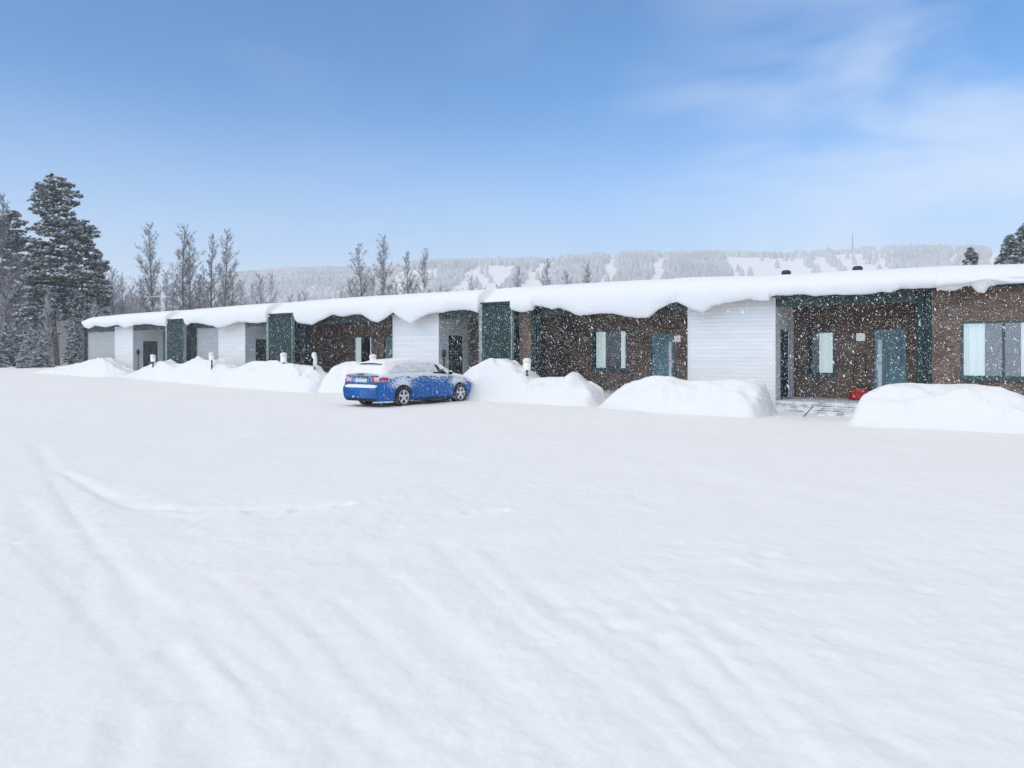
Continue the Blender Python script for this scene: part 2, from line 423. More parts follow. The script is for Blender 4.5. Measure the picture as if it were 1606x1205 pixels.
# ------------------------------------------------------------------ snow banks
def bank(name, pts, foot_y, Yb, label, group='ploughed snow banks in front of the row house', flat=.5):
    """pts: photo silhouette (x,y); Yb: world Y of the crest; foot_y: world Y of the near foot"""
    xs = np.array([WX(p[0], Yb) for p in pts]); zs = np.array([WZ(p[0], p[1], Yb) for p in pts])
    x0, x1 = xs[0], xs[-1]
    nx = max(60, int((x1-x0)/.06)); X = np.linspace(x0, x1, nx)
    crest = np.interp(X, xs, zs)
    k = np.ones(7)/7; crest = np.convolve(np.pad(crest, 3, mode='edge'), k, 'valid')*.6+crest*.4
    Yback = Yb+.85
    S = np.linspace(-1, 1, 56)
    XX, SS = np.meshgrid(X, S, indexing='ij')
    YY = np.where(SS < 0, Yb+SS*(Yb-foot_y), Yb+SS*(Yback-Yb))
    prof = np.where(SS < 0, .18*np.clip(1-np.abs(SS)**2.3, 0, 1)**1.0+.82*(.5+.5*np.cos(np.pi*np.abs(SS)**1.25)), np.clip(1-np.abs(SS)**2.3, 0, 1)**.8)
    seed = foot_y*3+x0
    base = ground_h(XX, YY)
    c = crest[:, None]-base
    lump = 1+.75*fbm(XX*.8+seed, YY*1.6, 4)*sstep(0, .35, np.abs(SS))
    z = base-.05+(c+.05)*prof*lump
    # slumped ledges and ploughed chunks on the near face
    z += .22*fbm(XX*2.1+seed, YY*2.6+7, 4)*prof*sstep(.05, .4, np.abs(SS)) + .05*fbm(XX*7, YY*7+seed, 3)*prof
    rdg = .5-np.abs(fbm(XX*1.5+seed*2, YY*2.0+3, 3))*2.4                 # shovelled and ploughed slabs
    z += .16*(rdg-.25)*prof*sstep(.10, .45, np.abs(SS))
    blk = vnoise(XX*5+seed, YY*6); z += .09*sstep(.52, .62, blk)*prof*sstep(.15, .5, np.abs(SS))*sstep(.45, .6, vnoise(XX*.9+3, YY*.9+seed))
    ends = np.minimum(sstep(0, .35, X-x0), sstep(0, .35, x1-X))[:, None]
    z = base-.05+(z-base+.05)*np.clip(ends+.0, 0, 1)
    V = np.stack([XX, YY, z], -1).reshape(-1, 3)
    o = mk(name, V, grid_faces(nx, len(S), False, True), M['bank'], smooth=True)
    o.data.flip_normals()
    return tag(o, label, 'snow bank', group)
bank('snow_bank', [(66,585),(95,575),(133,569),(148,563),(165,563),(180,568),(190,577),(200,581),(222,590)], 18.9, 20.0, 'smooth snow bank below the far left end of the row house, leftmost of the banks')
bank('snow_bank', [(172,594),(215,583),(235,574),(250,567),(262,567),(270,570),(290,571),(300,575),(318,590)], 18.9, 20.0, 'low snow bank below the storage door nearest the far end of the house')
bank('snow_bank', [(255,596),(275,584),(290,573),(303,565),(314,562),(322,565),(340,565),(350,570),(366,577),(378,594)], 19.0, 19.9, 'snow bank with a small peak before the grey recess, second bollard lamp on it')
bank('snow_bank', [(350,604),(357,590),(370,580),(390,569),(400,566),(435,567),(460,571),(480,573),(492,575),(507,588),(519,604)], 18.4, 19.6, 'wide steep sided snow bank left of the parked car, before the green clad panel')
bank('snow_bank', [(497,612),(505,600),(517,588),(530,574),(545,567),(565,568),(600,572),(650,574),(690,580),(715,600)], 18.9, 20.1, 'snow bank partly hidden behind the blue car')
bank('snow_bank', [(712,612),(728,590),(742,577),(760,570),(775,564),(790,563),(805,569),(820,576),(838,586),(862,612)], 18.6, 19.9, 'rounded snow bank just right of the blue car bonnet, below the green clad panel')
bank('snow_bank', [(800,618),(822,596),(850,592),(880,591),(890,592),(895,584),(900,581),(906,585),(915,597),(935,612),(950,628)], 18.6, 19.6, 'long snow bank with a sharp little peak near the left wooden steps')
bank('snow_bank', [(956,640),(962,622),(968,614),(985,603),(1010,596),(1030,591),(1055,591),(1075,597),(1120,597),(1150,595),(1180,597),(1196,606),(1208,622),(1216,640)], 18.0, 19.5, 'big flat topped snow bank before the nearest white storage wall')
bank('snow_bank', [(1334,660),(1342,640),(1350,625),(1370,610),(1395,602),(1430,600),(1460,603),(1500,602),(1540,603),(1575,611),(1606,622),(1660,630),(1760,622),(1900,640)], 17.6, 19.2, 'largest snow bank at the right edge, in front of the teal front door')

# ------------------------------------------------------------------ the row house
house = empty('row_house', (-25, 23, 0)); HO = Vector((-25, 23, 0))
tag(house, 'long single storey row house of white siding, brown brick and dark green panels', 'row house')
def hb(mb, name, mat, parent=None, smooth=False):
    """vertices come in world coordinates; the house origin is subtracted"""
    mb.v = [(x-HO.x, y-HO.y, z-HO.z) for x, y, z in mb.v]
    return mb.build(name, mat, parent or house, smooth)
YF, YR, YB = 20.9, 23.0, 31.5
ZT = 3.30
boxes_b = [-44.1, -32.3, -18.98, -5.89]; wbox = [2.3, 2.4, 2.55, 2.6]
XL, XR = -50.8, 9.0
# roof slab and fascia
m = MB(); m.box(XL-.15, XR, 20.62, YB+.4, ZT+.012, ZT+.20); hb(m, 'roof', M['fascia'])
m = MB(); m.box(XL-.15, XR, 20.56, 20.618, ZT-.045, ZT+.205); hb(m, 'fascia', M['fascia'])
# back recess wall (brick) & grey parts; openings cut by building piers
def wall_with_holes(x0, x1, y0, y1, z0, z1, holes):
    m = MB(); xs = x0
    for (a, b, c, d) in sorted(holes):
        m.box(xs, a, y0, y1, z0, z1)
        if c > z0: m.box(a, b, y0, y1, z0, c)
        if d < z1: m.box(a, b, y0, y1, d, z1)
        xs = b
    m.box(xs, x1, y0, y1, z0, z1)
    return m
def window(x0, x1, z0, z1, Y, curtains, mull=(), lean=None):
    t = .055
    m = MB()
    m.box(x0, x0+t, Y-.03, Y+.09, z0, z1); m.box(x1-t, x1, Y-.03, Y+.09, z0, z1)
    m.box(x0+t, x1-t, Y-.03, Y+.09, z1-t, z1); m.box(x0+t, x1-t, Y-.03, Y+.09, z0, z0+t)
    for q in mull: m.box(q-.03, q+.03, Y-.02, Y+.085, z0+t, z1-t)
    wn = hb(m, 'window', M['wframe'])
    m = MB(); m.box(x0-.05, x1+.05, Y-.09, Y-.032, z0-.07, z0-.005); hb(m, 'sill', M['wframe'], wn)
    m = MB(); m.box(x0+t+.002, x1-t-.002, Y+.03, Y+.042, z0+t+.002, z1-t-.002); hb(m, 'pane', M['bigglass'] if x1-x0 > 1.6 else M['glass'], wn)
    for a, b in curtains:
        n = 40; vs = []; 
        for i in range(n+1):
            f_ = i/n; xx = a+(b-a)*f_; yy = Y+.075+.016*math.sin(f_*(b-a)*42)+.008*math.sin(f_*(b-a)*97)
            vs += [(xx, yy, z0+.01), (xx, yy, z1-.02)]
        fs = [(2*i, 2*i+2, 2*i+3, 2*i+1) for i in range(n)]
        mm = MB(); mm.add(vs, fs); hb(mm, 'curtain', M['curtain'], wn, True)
    m = MB(); yb = Y+1.2                                       # room behind
    m.add([(x0-.3,Y+.26,z0-.6),(x1+.3,Y+.26,z0-.6),(x1+.3,yb,z0-.6),(x0-.3,yb,z0-.6),(x0-.3,Y+.26,z1+.2),(x1+.3,Y+.26,z1+.2),(x1+.3,yb,z1+.2),(x0-.3,yb,z1+.2)],
          [(0,1,2,3),(4,7,6,5),(1,5,6,2),(2,6,7,3),(3,7,4,0)])
    hb(m, 'room_lining', M['room'], wn)
    return wn
def front_door(x0, x1, Y, hand=-1, side=None):
    z0, z1 = .30, 2.36
    m = MB(); t = .06
    m.box(x0-t, x0, Y-.03, Y+.1, z0, z1+t); m.box(x1, x1+t, Y-.03, Y+.1, z0, z1+t); m.box(x0, x1, Y-.03, Y+.1, z1, z1+t)
    d = MB(); d.box(x0+.004, x1-.004, Y+.0, Y+.06, z0+.01, z1-.004)
    dd = hb(d, 'front_door', M['door'])
    hb(m, 'door_frame', M['wframe'], dd)
    hx = x0+.09 if hand < 0 else x1-.09
    m = MB(); m.box(hx-.02, hx+.02, Y-.012, Y-.001, 1.16, 1.46); m.tube([(hx, Y-.01, 1.38), (hx, Y-.06, 1.38), (hx-hand*.12, Y-.06, 1.38)], [.012]*3, 6)
    hb(m, 'handle', M['steel'], dd)
    if side is not None:
        m = MB(); m.box(side[0], side[1], Y-.006, Y-.001, z0+.10, z1-.3); hb(m, 'light_strip', M['white_trim'], dd)
    return dd
for i, (b, wd) in enumerate(zip(boxes_b, wbox)):
    a = b-wd
    # storage box: front + side wall with the narrow door opening
    m = MB(); m.box(a, b-.022, YF, YF+.12, -.3, ZT+.0)
    st = hb(m, 'storage_front', M['white'])
    m = MB(); m.box(b-.02, b+.035, YF-.015, YF+.10, -.3, ZT-.002); hb(m, 'corner_board', M['white_trim'], st)
    m = MB(); m.box(a-.03, a+.03, YF-.015, YF-.001, -.3, ZT-.002); hb(m, 'corner_board', M['white_trim'], st)
    d0, d1 = YF+.62, YF+1.52
    m = MB()
    m.box(b-.12, b, YF+.102, d0, -.3, ZT-.001); m.box(b-.12, b, d1, YR, -.3, ZT-.001); m.box(b-.12, b, d0, d1, 2.37, ZT-.001); m.box(b-.12, b, d0, d1, -.3, .3)
    hb(m, 'storage_side', M['white'])
    m = MB(); m.box(b-.06, b-.018, d0+.003, d1-.003, .303, 2.367)
    sd_ = hb(m, 'storage_door', M['sdoor'])
    m = MB(); m.box(b-.015, b+.004, d1-.16, d1-.12, 1.2, 1.38); hb(m, 'handle', M['steel'], sd_)
    m = MB(); m.box(b-.10, b+.012, YR-.24, YR-.004, -.3, ZT-.3); hb(m, 'corner_post', M['white_trim'] if i == 3 else M['trimgrey'])
    m = MB(); m.box(a, a+.1, YF+.122, YR, -.3, ZT-.001); hb(m, 'storage_left_side', M['grey'])
# green clad panels
greens = [(-40.35,-38.15,259,290), (b_ := None)] if False else None
GP = [(WX(259.5,20.46), WX(288,20.46)), (WX(418,20.46), WX(457,20.46)), (WX(751,20.46), WX(801,20.46))]
for a, b in GP:
    m = MB(); m.box(a+.16, b, 20.46, YR, -.3, 3.46); gp = hb(m, 'green_panel', M['green'])
    m = MB(); m.box(a, a+.158, 20.455, YR, -.3, 3.455); hb(m, 'panel_edge', M['trimgrey'], gp)
    m = MB(); m.box(b+.002, b+.05, 20.465, 20.60, -.3, 3.455); hb(m, 'panel_edge', M['trimgrey'], gp)
    m = MB(); m.box(a-.04, b+.09, 20.38, 20.452, 3.465, 3.53); m.box(a-.04, b+.09, 20.453, 20.558, 3.465, 3.53); hb(m, 'panel_flashing', M['dark'], gp)
# brick bits between panel and pillar
for a, b in [(GP[1][1]+.005, -27.75), (GP[2][1]+.005, -14.42)]:
    m = MB(); m.box(a+.075, b, YF-.02, YR, -.3, ZT-.001); hb(m, 'brick_pier', M['brick'])
PL = [(-50.8,-50.55), (GP[0][1]+.06,GP[0][1]+.36), (-27.75,-27.4), (-14.42,-14.02), (-2.29,-1.96)]
for a, b in PL[1:]:
    m = MB(); m.box(a, a+(b-a)*.5, YF-.05, YF+.25, -.3, ZT-.003); m.box(a+(b-a)*.5+.002, b-.002, YF-.005, YF+.25, -.3, ZT-.003); pi = hb(m, 'green_pillar', M['green'])
m = MB(); m.box(-50.8, -50.56, 20.80, YR, -.3, ZT); hb(m, 'end_wall', M['dark'])
for a in (-14.06, -37.98):
    m = MB(); m.tube([(a, YF-.13, .1), (a, YF-.13, 3.2), (a, YF-.25, 3.28)], [.04]*3, 8); hb(m, 'downpipe', M['dark'])
# recess walls
WINS = []
def recess(x0, x1, mat, wins=(), doors=(), YR=YR):
    holes = [(a, b, c, d) for (a, b, c, d, *_) in wins]+[(a, b, .3, 2.36) for (a, b, *_) in doors]
    m = wall_with_holes(x0, x1, YR+.002, YR+.25, -.3, ZT-.002, holes)
    hb(m, 'recess_wall', mat)
    for wv_ in wins: window(*wv_[:4], YR+.04, *wv_[4:])
    for d in doors: front_door(d[0], d[1], YR+.05, *d[2:])
recess(-50.55, boxes_b[0]-wbox[0], M['grey'], YR=21.02)
recess(boxes_b[0]+.02, GP[0][0]+.1, M['grey'])
recess(-37.94, boxes_b[1]-wbox[1], M['grey'], YR=21.02)
recess(boxes_b[1]+.02, GP[1][0]+.1, M['grey'])
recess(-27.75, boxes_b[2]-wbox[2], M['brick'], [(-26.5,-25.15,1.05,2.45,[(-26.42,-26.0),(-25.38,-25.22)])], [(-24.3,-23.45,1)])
recess(boxes_b[2]+.02, GP[2][0]+.1, M['brick'])
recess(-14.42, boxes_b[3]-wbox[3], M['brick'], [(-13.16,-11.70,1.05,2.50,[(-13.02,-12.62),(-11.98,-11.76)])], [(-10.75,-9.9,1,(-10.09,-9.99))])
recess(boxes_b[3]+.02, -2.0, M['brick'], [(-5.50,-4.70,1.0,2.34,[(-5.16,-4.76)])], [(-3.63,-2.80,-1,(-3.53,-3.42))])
# big window wall on the right
bw = WX(1508, YF)
m = wall_with_holes(-1.955, XR-.2, YF-.01, YF+.25, -.3, ZT-.003, [(-1.33, .62, 1.05, 2.46)])
hb(m, 'front_wall', M['brick'])
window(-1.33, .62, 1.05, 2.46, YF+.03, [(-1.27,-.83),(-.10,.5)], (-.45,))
# ceilings & beams over the recesses
for a, b in [(-50.55,boxes_b[0]-wbox[0]), (boxes_b[0]+.04,GP[0][0]), (-38.2,boxes_b[1]-wbox[1]), (boxes_b[1]+.04,GP[1][0]), (-27.4,boxes_b[2]-wbox[2]), (boxes_b[2]+.04,GP[2][0]), (-14.02,boxes_b[3]-wbox[3]), (boxes_b[3]+.04,-2.29)]:
    m = MB(); m.box(a+.002, b-.033, YF+.002, YF+.14, ZT-.30, ZT-.004); hb(m, 'recess_beam', M['gbeam'])
    m = MB(); m.box(a+.002, b-.033, YF+.142, YR, ZT-.06, ZT-.004); hb(m, 'soffit', M['gbeam'])
# rear and end mass
m = MB(); m.box(XL, XR-.2, YB-.25, YB, -.3, ZT); m.box(XR-.2, XR-.02, YF, YB, -.3, ZT-.002); hb(m, 'rear_wall', M['brick'])
m = MB(); m.box(XL-.01, XL+.24, YR+.001, YB-.3, -.3, ZT-.001); hb(m, 'end_wall', M['dark'])
# decks under the entries
for a, b in [(-13.95,-8.6), (-5.85,-2.3), (-27.3,-21.6)]:
    m = MB(); m.box(a, b, YF-.02, YR, -.25, .29); hb(m, 'entry_deck', M['deck'])
# roof vents
def vent(x, y, Y, ytop):
    X = WX(x, Y); z = WZ(x, ytop, Y)
    v = MB(); v.lathe([(.0,z-1.2),(.07,z-1.2),(.07,z-.13),(.13,z-.16),(.155,z-.13),(.15,z-.05),(.10,z-.005),(.0,z)], 16, (X, Y, 0))
    return hb(v, 'roof_vent', M['dark'], smooth=True)
vent(1233, 0, 24.5, 424); vent(1345, 0, 24.5, 417.5); vent(806, 0, 24.5, 452); 
# wall lamps / number signs beside the doors
for a, b, c, d in [(1343.3,1357,523,535.2), (1058,1068,526.5,536.5)]:
    x0 = WX(a, YR-.03); x1 = WX(b, YR-.03); z1 = WZ(a, c, YR-.03); z0 = WZ(a, d, YR-.03)
    m = MB(); m.box(x0, x1, YR-.09, YR-.001, z0, z1); o = hb(m, 'wall_lamp', M['lampwhite'])
    bv = o.modifiers.new('bevel', 'BEVEL'); bv.width = .015; bv.segments = 2
    m = MB(); xm = (x0+x1)/2; zm = (z0+z1)/2; m.tube([(xm, YR-.094, zm), (xm, YR-.091, zm)], [.03]*2, 10); hb(m, 'lamp_badge', M['steel'], o)
# heater socket boxes on side walls
for (b, z) in [(boxes_b[2], 1.5), (boxes_b[0], 1.55)]:
    m = MB(); m.box(b+.001, b+.09, YF+.22, YF+.36, z, z+.28); m.box(b+.03, b+.06, YF+.27, YF+.31, .3, z-.002); hb(m, 'socket_box', M['dark'])
m = MB(); xx = WX(308, YR-.1); m.box(xx-.07, xx+.07, YR-.1, YR-.001, 1.65, 1.9); m.box(xx-.02, xx+.02, YR-.06, YR-.002, .6, 1.648); hb(m, 'socket_box', M['dark'])

# ------------------------------------------------------------------ snow blanket on the roof
LIP = [(128,511),(131,514),(137,516),(147,511),(162,513.5),(182,510),(195,515),(210,510),(229.5,508.5),(249,511),(258,512),(259.4,503.6),(284,503),(286,504),(290.5,511),(297,507),(309,507),(331.6,511),(340,515),(361.5,508.5),(371.5,505),(384,506),(399,507.3),(416,505),(417.6,497.4),(456,495.5),(457.5,498),(465,507),(487,509.7),(504.6,501),(519.6,493.5),(534.5,497),(549.4,493.5),(564,493.5),(577,502),(589,506),(599,501),(614,490),(624,498.5),(641.6,508.5),(656.5,498.5),(674,491),(689,491),(704,488.5),(719,486),(734,487),(747.5,491),(750,482),(773.6,481),(793.5,479),(799.6,486),(817,490.3),(834.5,487.3),(836.5,480),(849.4,481),(864.4,486),(875,483),(887,487),(904,495),(924,494),(939,491.5),(959,492),(979,496.7),(999,499.7),(1014,498.5),(1031,486),(1048.7,477.3),(1061,474.8),(1073.6,481),(1080,484.4),(1099,491),(1115,481),(1135.7,476),(1160,472),(1175,469.5),(1191,472),(1205.6,472.7),(1206.6,465.5),(1217,463),(1233,464),(1257,461.5),(1278,465),(1312.6,461.5),(1328.5,463),(1365.7,460.5),(1381.6,457),(1395,459.7),(1410.8,453.5),(1468,451),(1469,457),(1474,454),(1483,455.5),(1495.6,456),(1509,450.4),(1522,449),(1533,459.7),(1543.4,461),(1551,450.4),(1564.6,446.4),(1606,444),(1650,447),(1720,436),(1820,440),(1960,430),(2080,430)]
TOP = [(126,503),(131,500),(140,497.5),(160,496),(200,492),(300,485),(400,477),(500,469.5),(600,463),(700,457),(800,450),(850,447),(900,445),(950,441.5),(1000,438.5),(1100,434),(1200,431),(1249,429.5),(1345,422.5),(1400,420.5),(1467,417.5),(1540,415),(1606,413),(1700,408),(2080,390)]
YS = 20.30
lx = np.array([WX(p[0], YS) for p in LIP]); lz = np.array([WZ(p[0], p[1], YS) for p in LIP])
tx = np.array([WX(p[0], 21.3) for p in TOP]); tz = np.array([WZ(p[0], p[1], 21.3) for p in TOP])
X = np.unique(np.concatenate([np.arange(lx[0], 9.2, .055), lx[(lx < 9.2)]]))
zb = np.interp(X, lx, lz); zt = np.interp(X, tx, tz)
zb = zb+.035*fbm(X*1.9, X*0+3, 3)+.03*fbm(X*6, X*0+9, 2)
notch = np.zeros_like(X)
for a, b in [(259.5,285), (418,457), (750,795)]:
    a, b = WX(a, YS), WX(b, YS)
    notch = np.maximum(notch, sstep(a-.05, a+.12, X)*(1-sstep(b-.05, b+.25, X)))
fall = sstep(WX(795,YS), WX(800,YS), X)*(1-sstep(WX(833,YS), WX(836,YS), X))   # slab that has slipped forward
slip = sstep(WX(1466,YS), WX(1470,YS), X)*(1-sstep(2, 6, X))
yf = YS+.22*notch-.06*fall+.06*fbm(X*.5, X*0+1, 3)+.02*fbm(X*3, X*0, 2)
drop = .20*notch+.12*fall
# cross-section
def sect():
    P = []
    def add(y, z): P.append((y, z))
    n = len(X); one = np.ones(n)
    add(32.1*one, 3.51*one); add(32.15*one, zt-.25); add(31.7*one, zt-.04)
    add(29*one, zt+.0); add(26*one, zt+.01); add(24*one, zt+0.0); add(22.6*one, zt+.0)
    add(21.9*one, zt-.004); add(21.5*one, zt-.012)
    add(21.2+.0*one, zt-.03-drop*.2); add(yf+.62, zt-.07-drop*.5); add(yf+.40, zt-.13-drop*.8); add(yf+.22, zt-.21-drop)
    s = zt-.30-drop
    add(yf+.09, s)
    for k, bu in ((.15, .02), (.3, -.02), (.45, -.035), (.6, -.03), (.75, -.01), (.88, .015), (.96, .045)):
        add(yf+bu, s+(zb-s)*k)
    add(yf+.085, zb); add(yf+.14, zb+.03)
    add(np.minimum(yf+.19, 20.53), zb+np.maximum(.06, (3.2-zb)*.4)); add(20.545*one, np.maximum(3.515, zb+.05)); add(20.75*one, 3.515*one)
    return P
P = sect()
Y2 = np.stack([p[0] for p in P], 1); Z2 = np.stack([p[1] for p in P], 1); X2 = np.repeat(X[:, None], Y2.shape[1], 1)
# relief on the top and on the face
wt = np.zeros(Y2.shape[1]); wt[2:22] = 1
Z2 = Z2+wt[None]*.05*fbm(X2*.6, Y2*.6, 3)*(Y2 > 20.9)
Y2 = Y2+wt[None]*(.09*fbm(X2*.9+7, Z2*2.2+3, 3)+.03*fbm(X2*4, Z2*6, 2))*(Y2 < 21)
# left end is rounded off
e = np.clip((X-X[0])/.40, 0, 1); e = np.sqrt(1-(1-e)**2)
zc0 = 3.66
Z2 = zc0+(Z2-zc0)*np.maximum(e[:, None], .02)
V = np.stack([X2-X.mean(), Y2-26, Z2], -1)
q = grid_faces(len(X), Y2.shape[1], False, False).tolist()
nc = Y2.shape[1]
q.append(list(range(nc))[::-1]); q.append([(len(X)-1)*nc+k for k in range(nc)])
o = mk('roof_snow', V.reshape(-1, 3), q, M['roofsnow'], smooth=True); o.location = (X.mean(), 26, 0)
o.data.flip_normals()
tag(o, 'thick white snow blanket lying over the row house roof, drooping in scallops past the eave', 'roof snow')
# slipped roll of snow on the eave at the right, with a hollow above it
m = MB(); pts = []; rs = []
for i in range(60):
    t = i/59; x = -1.86+t*4.6
    pts.append((x, 20.20-.05*math.sin(t*7), WZ(1469+(t*300)*.75, 445.5-t*11, 20.2)+.05*math.sin(t*9)+.02*math.sin(t*31))); rs.append(.075+.035*math.sin(t*8+2)+.02*math.sin(t*23))
rs[0] = .01; rs[-1] = .01
m.tube(pts, rs, 12); o2 = m.build('snow_roll', M['roofsnow'], None, True)
o2.parent = o; o2.location = (-X.mean(), -26, 0); tag(o2, 'slipped roll of snow along the right eave')

# ------------------------------------------------------------------ entry steps, shovel, poles
def steps(x0, x1, label):
    e_ = empty('entry_steps', ((x0+x1)/2, 20.3, 0)); tag(e_, label, 'steps', 'wooden entry steps')
    for k, (ya, z) in enumerate(((20.48, .20), (20.08, .11))):
        m = MB(); m.box(-(x1-x0)/2, (x1-x0)/2, ya-20.3, ya+.385-20.3, z-.035, z); m.build('tread', M['deck'], e_)
        m = MB(); m.box(-(x1-x0)/2+.02, (x1-x0)/2-.02, ya+.02-20.3, ya+.045-20.3, z-.16, z-.037); m.build('riser', M['deck'], e_)
        ns = 40; Xn = np.linspace(-(x1-x0)/2, (x1-x0)/2, ns); Yn = np.linspace(ya-20.3, ya+.385-20.3, 8)
        A, B = np.meshgrid(Xn, Yn, indexing='ij'); Zn = z+.035*fbm(A*4+k*9, B*5, 3)*2+.004
        Zn[0] = Zn[-1] = z-.02; Zn[:, -1] = z
        oo = mk('snow_dusting', np.stack([A, B, Zn], -1).reshape(-1, 3), grid_faces(ns, 8), M['bank'], e_, True); oo.data.flip_normals()
    return e_
steps(-10.6, -9.2, 'snowy wooden steps glimpsed between two snow banks below the left entry')
steps(-4.55, -3.05, 'snowy wooden steps leading to the right hand teal door')

# snow scoop
def scoop():
    X0, Y0 = -3.98, YR-.32; e_ = empty('snow_scoop', (X0, Y0, .3)); tag(e_, 'red snow scoop standing by the wall left of the right hand door', 'snow scoop')
    m = MB()
    n = 10; W_ = .19; vs = []
    for i in range(n):                                 # curved pan, tipped up against the wall
        t = i/(n-1); y = -.30+.42*t; z = .03+.38*t**1.6
        for s in (-1, 1):
            vs += [(s*W_, y, z), (s*W_, y+.0, z+.0)]
    # inner + outer skins
    rows = []
    for i in range(n):
        t = i/(n-1); y = -.32+.46*t; z = .02+.29*t**1.7
        rows.append([(-W_-.015, y-.01, z+.11), (-W_, y, z), (W_, y, z), (W_+.015, y-.01, z+.11)])
    V1 = [p for r in rows for p in r]; V2 = [(p[0]*1.04, p[1]+.012, p[2]-.014) for p in V1]
    fs = []
    for i in range(n-1):
        for k in range(3): fs.append((i*4+k, i*4+k+1, i*4+k+5, i*4+k+4))
    o_ = len(V1); fs += [tuple(reversed([j+o_ for j in f])) for f in fs]
    for i in range(n-1):
        fs.append((i*4, (i+1)*4, (i+1)*4+o_, i*4+o_)); fs.append((i*4+3, i*4+3+o_, (i+1)*4+3+o_, (i+1)*4+3))
    fs.append((0, o_, o_+1, 1)); fs.append((1, o_+1, o_+2, 2)); fs.append((2, o_+2, o_+3, 3))
    b_ = (n-1)*4
    for k in range(3): fs.append((b_+k, b_+k+1, b_+k+1+o_, b_+k+o_))
    m.add(V1+V2, fs)
    for k in (-.10, 0, .10): m.tube([(k, -.25, .05), (k, .0, .13), (k, .12, .29)], [.012]*3, 5)
    m.build('pan', M['redplastic'], e_)
    m = MB(); m.tube([(-.17,.12,.30), (-.16,.20,1.25), (-.14,.22,1.32), (.14,.22,1.32), (.16,.20,1.25), (.17,.12,.30)], [.014]*6, 7); m.build('handle', M['dark'], e_)
scoop()
e_ = empty('leaning_broom', (WX(1012, YR-.3), YR-.35, .292)); tag(e_, 'thin pale stick leaning against the brick wall left of the left teal door', 'broom')
m = MB(); m.tube([(-.12, 0, .12), (.12, .31, 1.5)], [.013, .012], 7); m.build('broomstick', M['stick'], e_)
m = MB(); m.add([(-.27,-.03,0),(.03,-.03,0),(.03,.04,0),(-.27,.04,0),(-.2,-.02,.14),(-.04,-.02,.14),(-.04,.03,.14),(-.2,.03,.14)], [(0,3,2,1),(4,5,6,7),(0,1,5,4),(1,2,6,5),(2,3,7,6),(3,0,4,7)]); m.build('bristles', M['stick'], e_)
p0 = gnd(1257, 653); p1 = (p0[0]+.10, p0[1]+.12)
e_ = empty('marker_stick', (p0[0], p0[1], gz(*p0))); tag(e_, 'short dark plough marker stick leaning in the snow left of the right steps', 'marker stick')
m = MB(); m.tube([(-.03,-.02,-.1), (.24,.12,.26)], [.016, .014], 8); m.build('stick', M['gpost'], e_)
m = MB(); m.tube([(.241,.121,.261), (.262,.131,.29)], [.019, .015], 8); m.build('cap', M['dark'], e_)

# ------------------------------------------------------------------ bollard lamps
def bollard():
    e_ = empty('bollard_lamp'); 
    m = MB(); m.lathe([(0,-.4),(.04,-.4),(.04,1.09),(0,1.09)], 12); m.build('post', M['dark'], e_, True)
    m = MB(); m.lathe([(0,1.08),(.10,1.08),(.125,1.10),(.13,1.16),(.13,1.30),(.12,1.33),(0,1.33)], 20); m.build('lamp_head', M['lampwhite'], e_, True)
    m = MB(); pr = [(.125,1.325),(.145,1.345),(.15,1.38),(.14,1.43),(.11,1.465),(.06,1.485),(0,1.49)]; m.lathe(pr, 20); m.build('snow_cap', M['carsnow'], e_, True)
    return e_
B0 = bollard()
BL = [(240,556,19.6,1.0,'leftmost snow capped bollard lamp, in front of the farthest storage door'),
      (333,552.5,19.5,1.0,'white bollard lamp standing on the bank with a small peak, second from the left'),
      (445,553,19.4,1.08,'snow capped bollard lamp on a dark post before the middle green panel'),
      (586,555.5,19.9,1.0,'round snow capped bollard lamp showing just above the car roof'),
      (826,561.5,19.55,1.0,'bollard lamp with white head on a dark post right of the blue car')]
for i, (x, y, Y, s, lab) in enumerate(BL):
    o = B0 if i == 0 else copy_tree(B0)
    X_ = WX(x, Y); o.location = (X_, Y, WZ(x, y, Y)-1.49*s); o.scale = (s, s, s)
    o.rotation_euler = (random.uniform(-.03,.03), random.uniform(-.03,.03), i)
    tag(o, lab, 'bollard lamp', 'bollard lamps along the parking yard')
# tall thin snow covered post
X_ = WX(494.5, 19.5); zt_ = WZ(494, 552.5, 19.5)
e_ = empty('snowy_post', (X_, 19.5, 0)); tag(e_, 'thin leaning post caked in snow between the third bollard and the car', 'post')
m = MB(); m.tube([(0,0,.2), (-.08,0,zt_-.1)], [.035,.03], 8); m.build('post', M['gpost'], e_)
m = MB(); m.tube([(.03,0,zt_-.65),(0,-.01,zt_-.5),(.01,0,zt_-.3),(-.07,-.01,zt_-.15),(-.09,0,zt_-.04),(-.1,0,zt_)], [.03,.09,.085,.12,.09,.02], 10); m.build('snow_crust', M['carsnow'], e_, True)

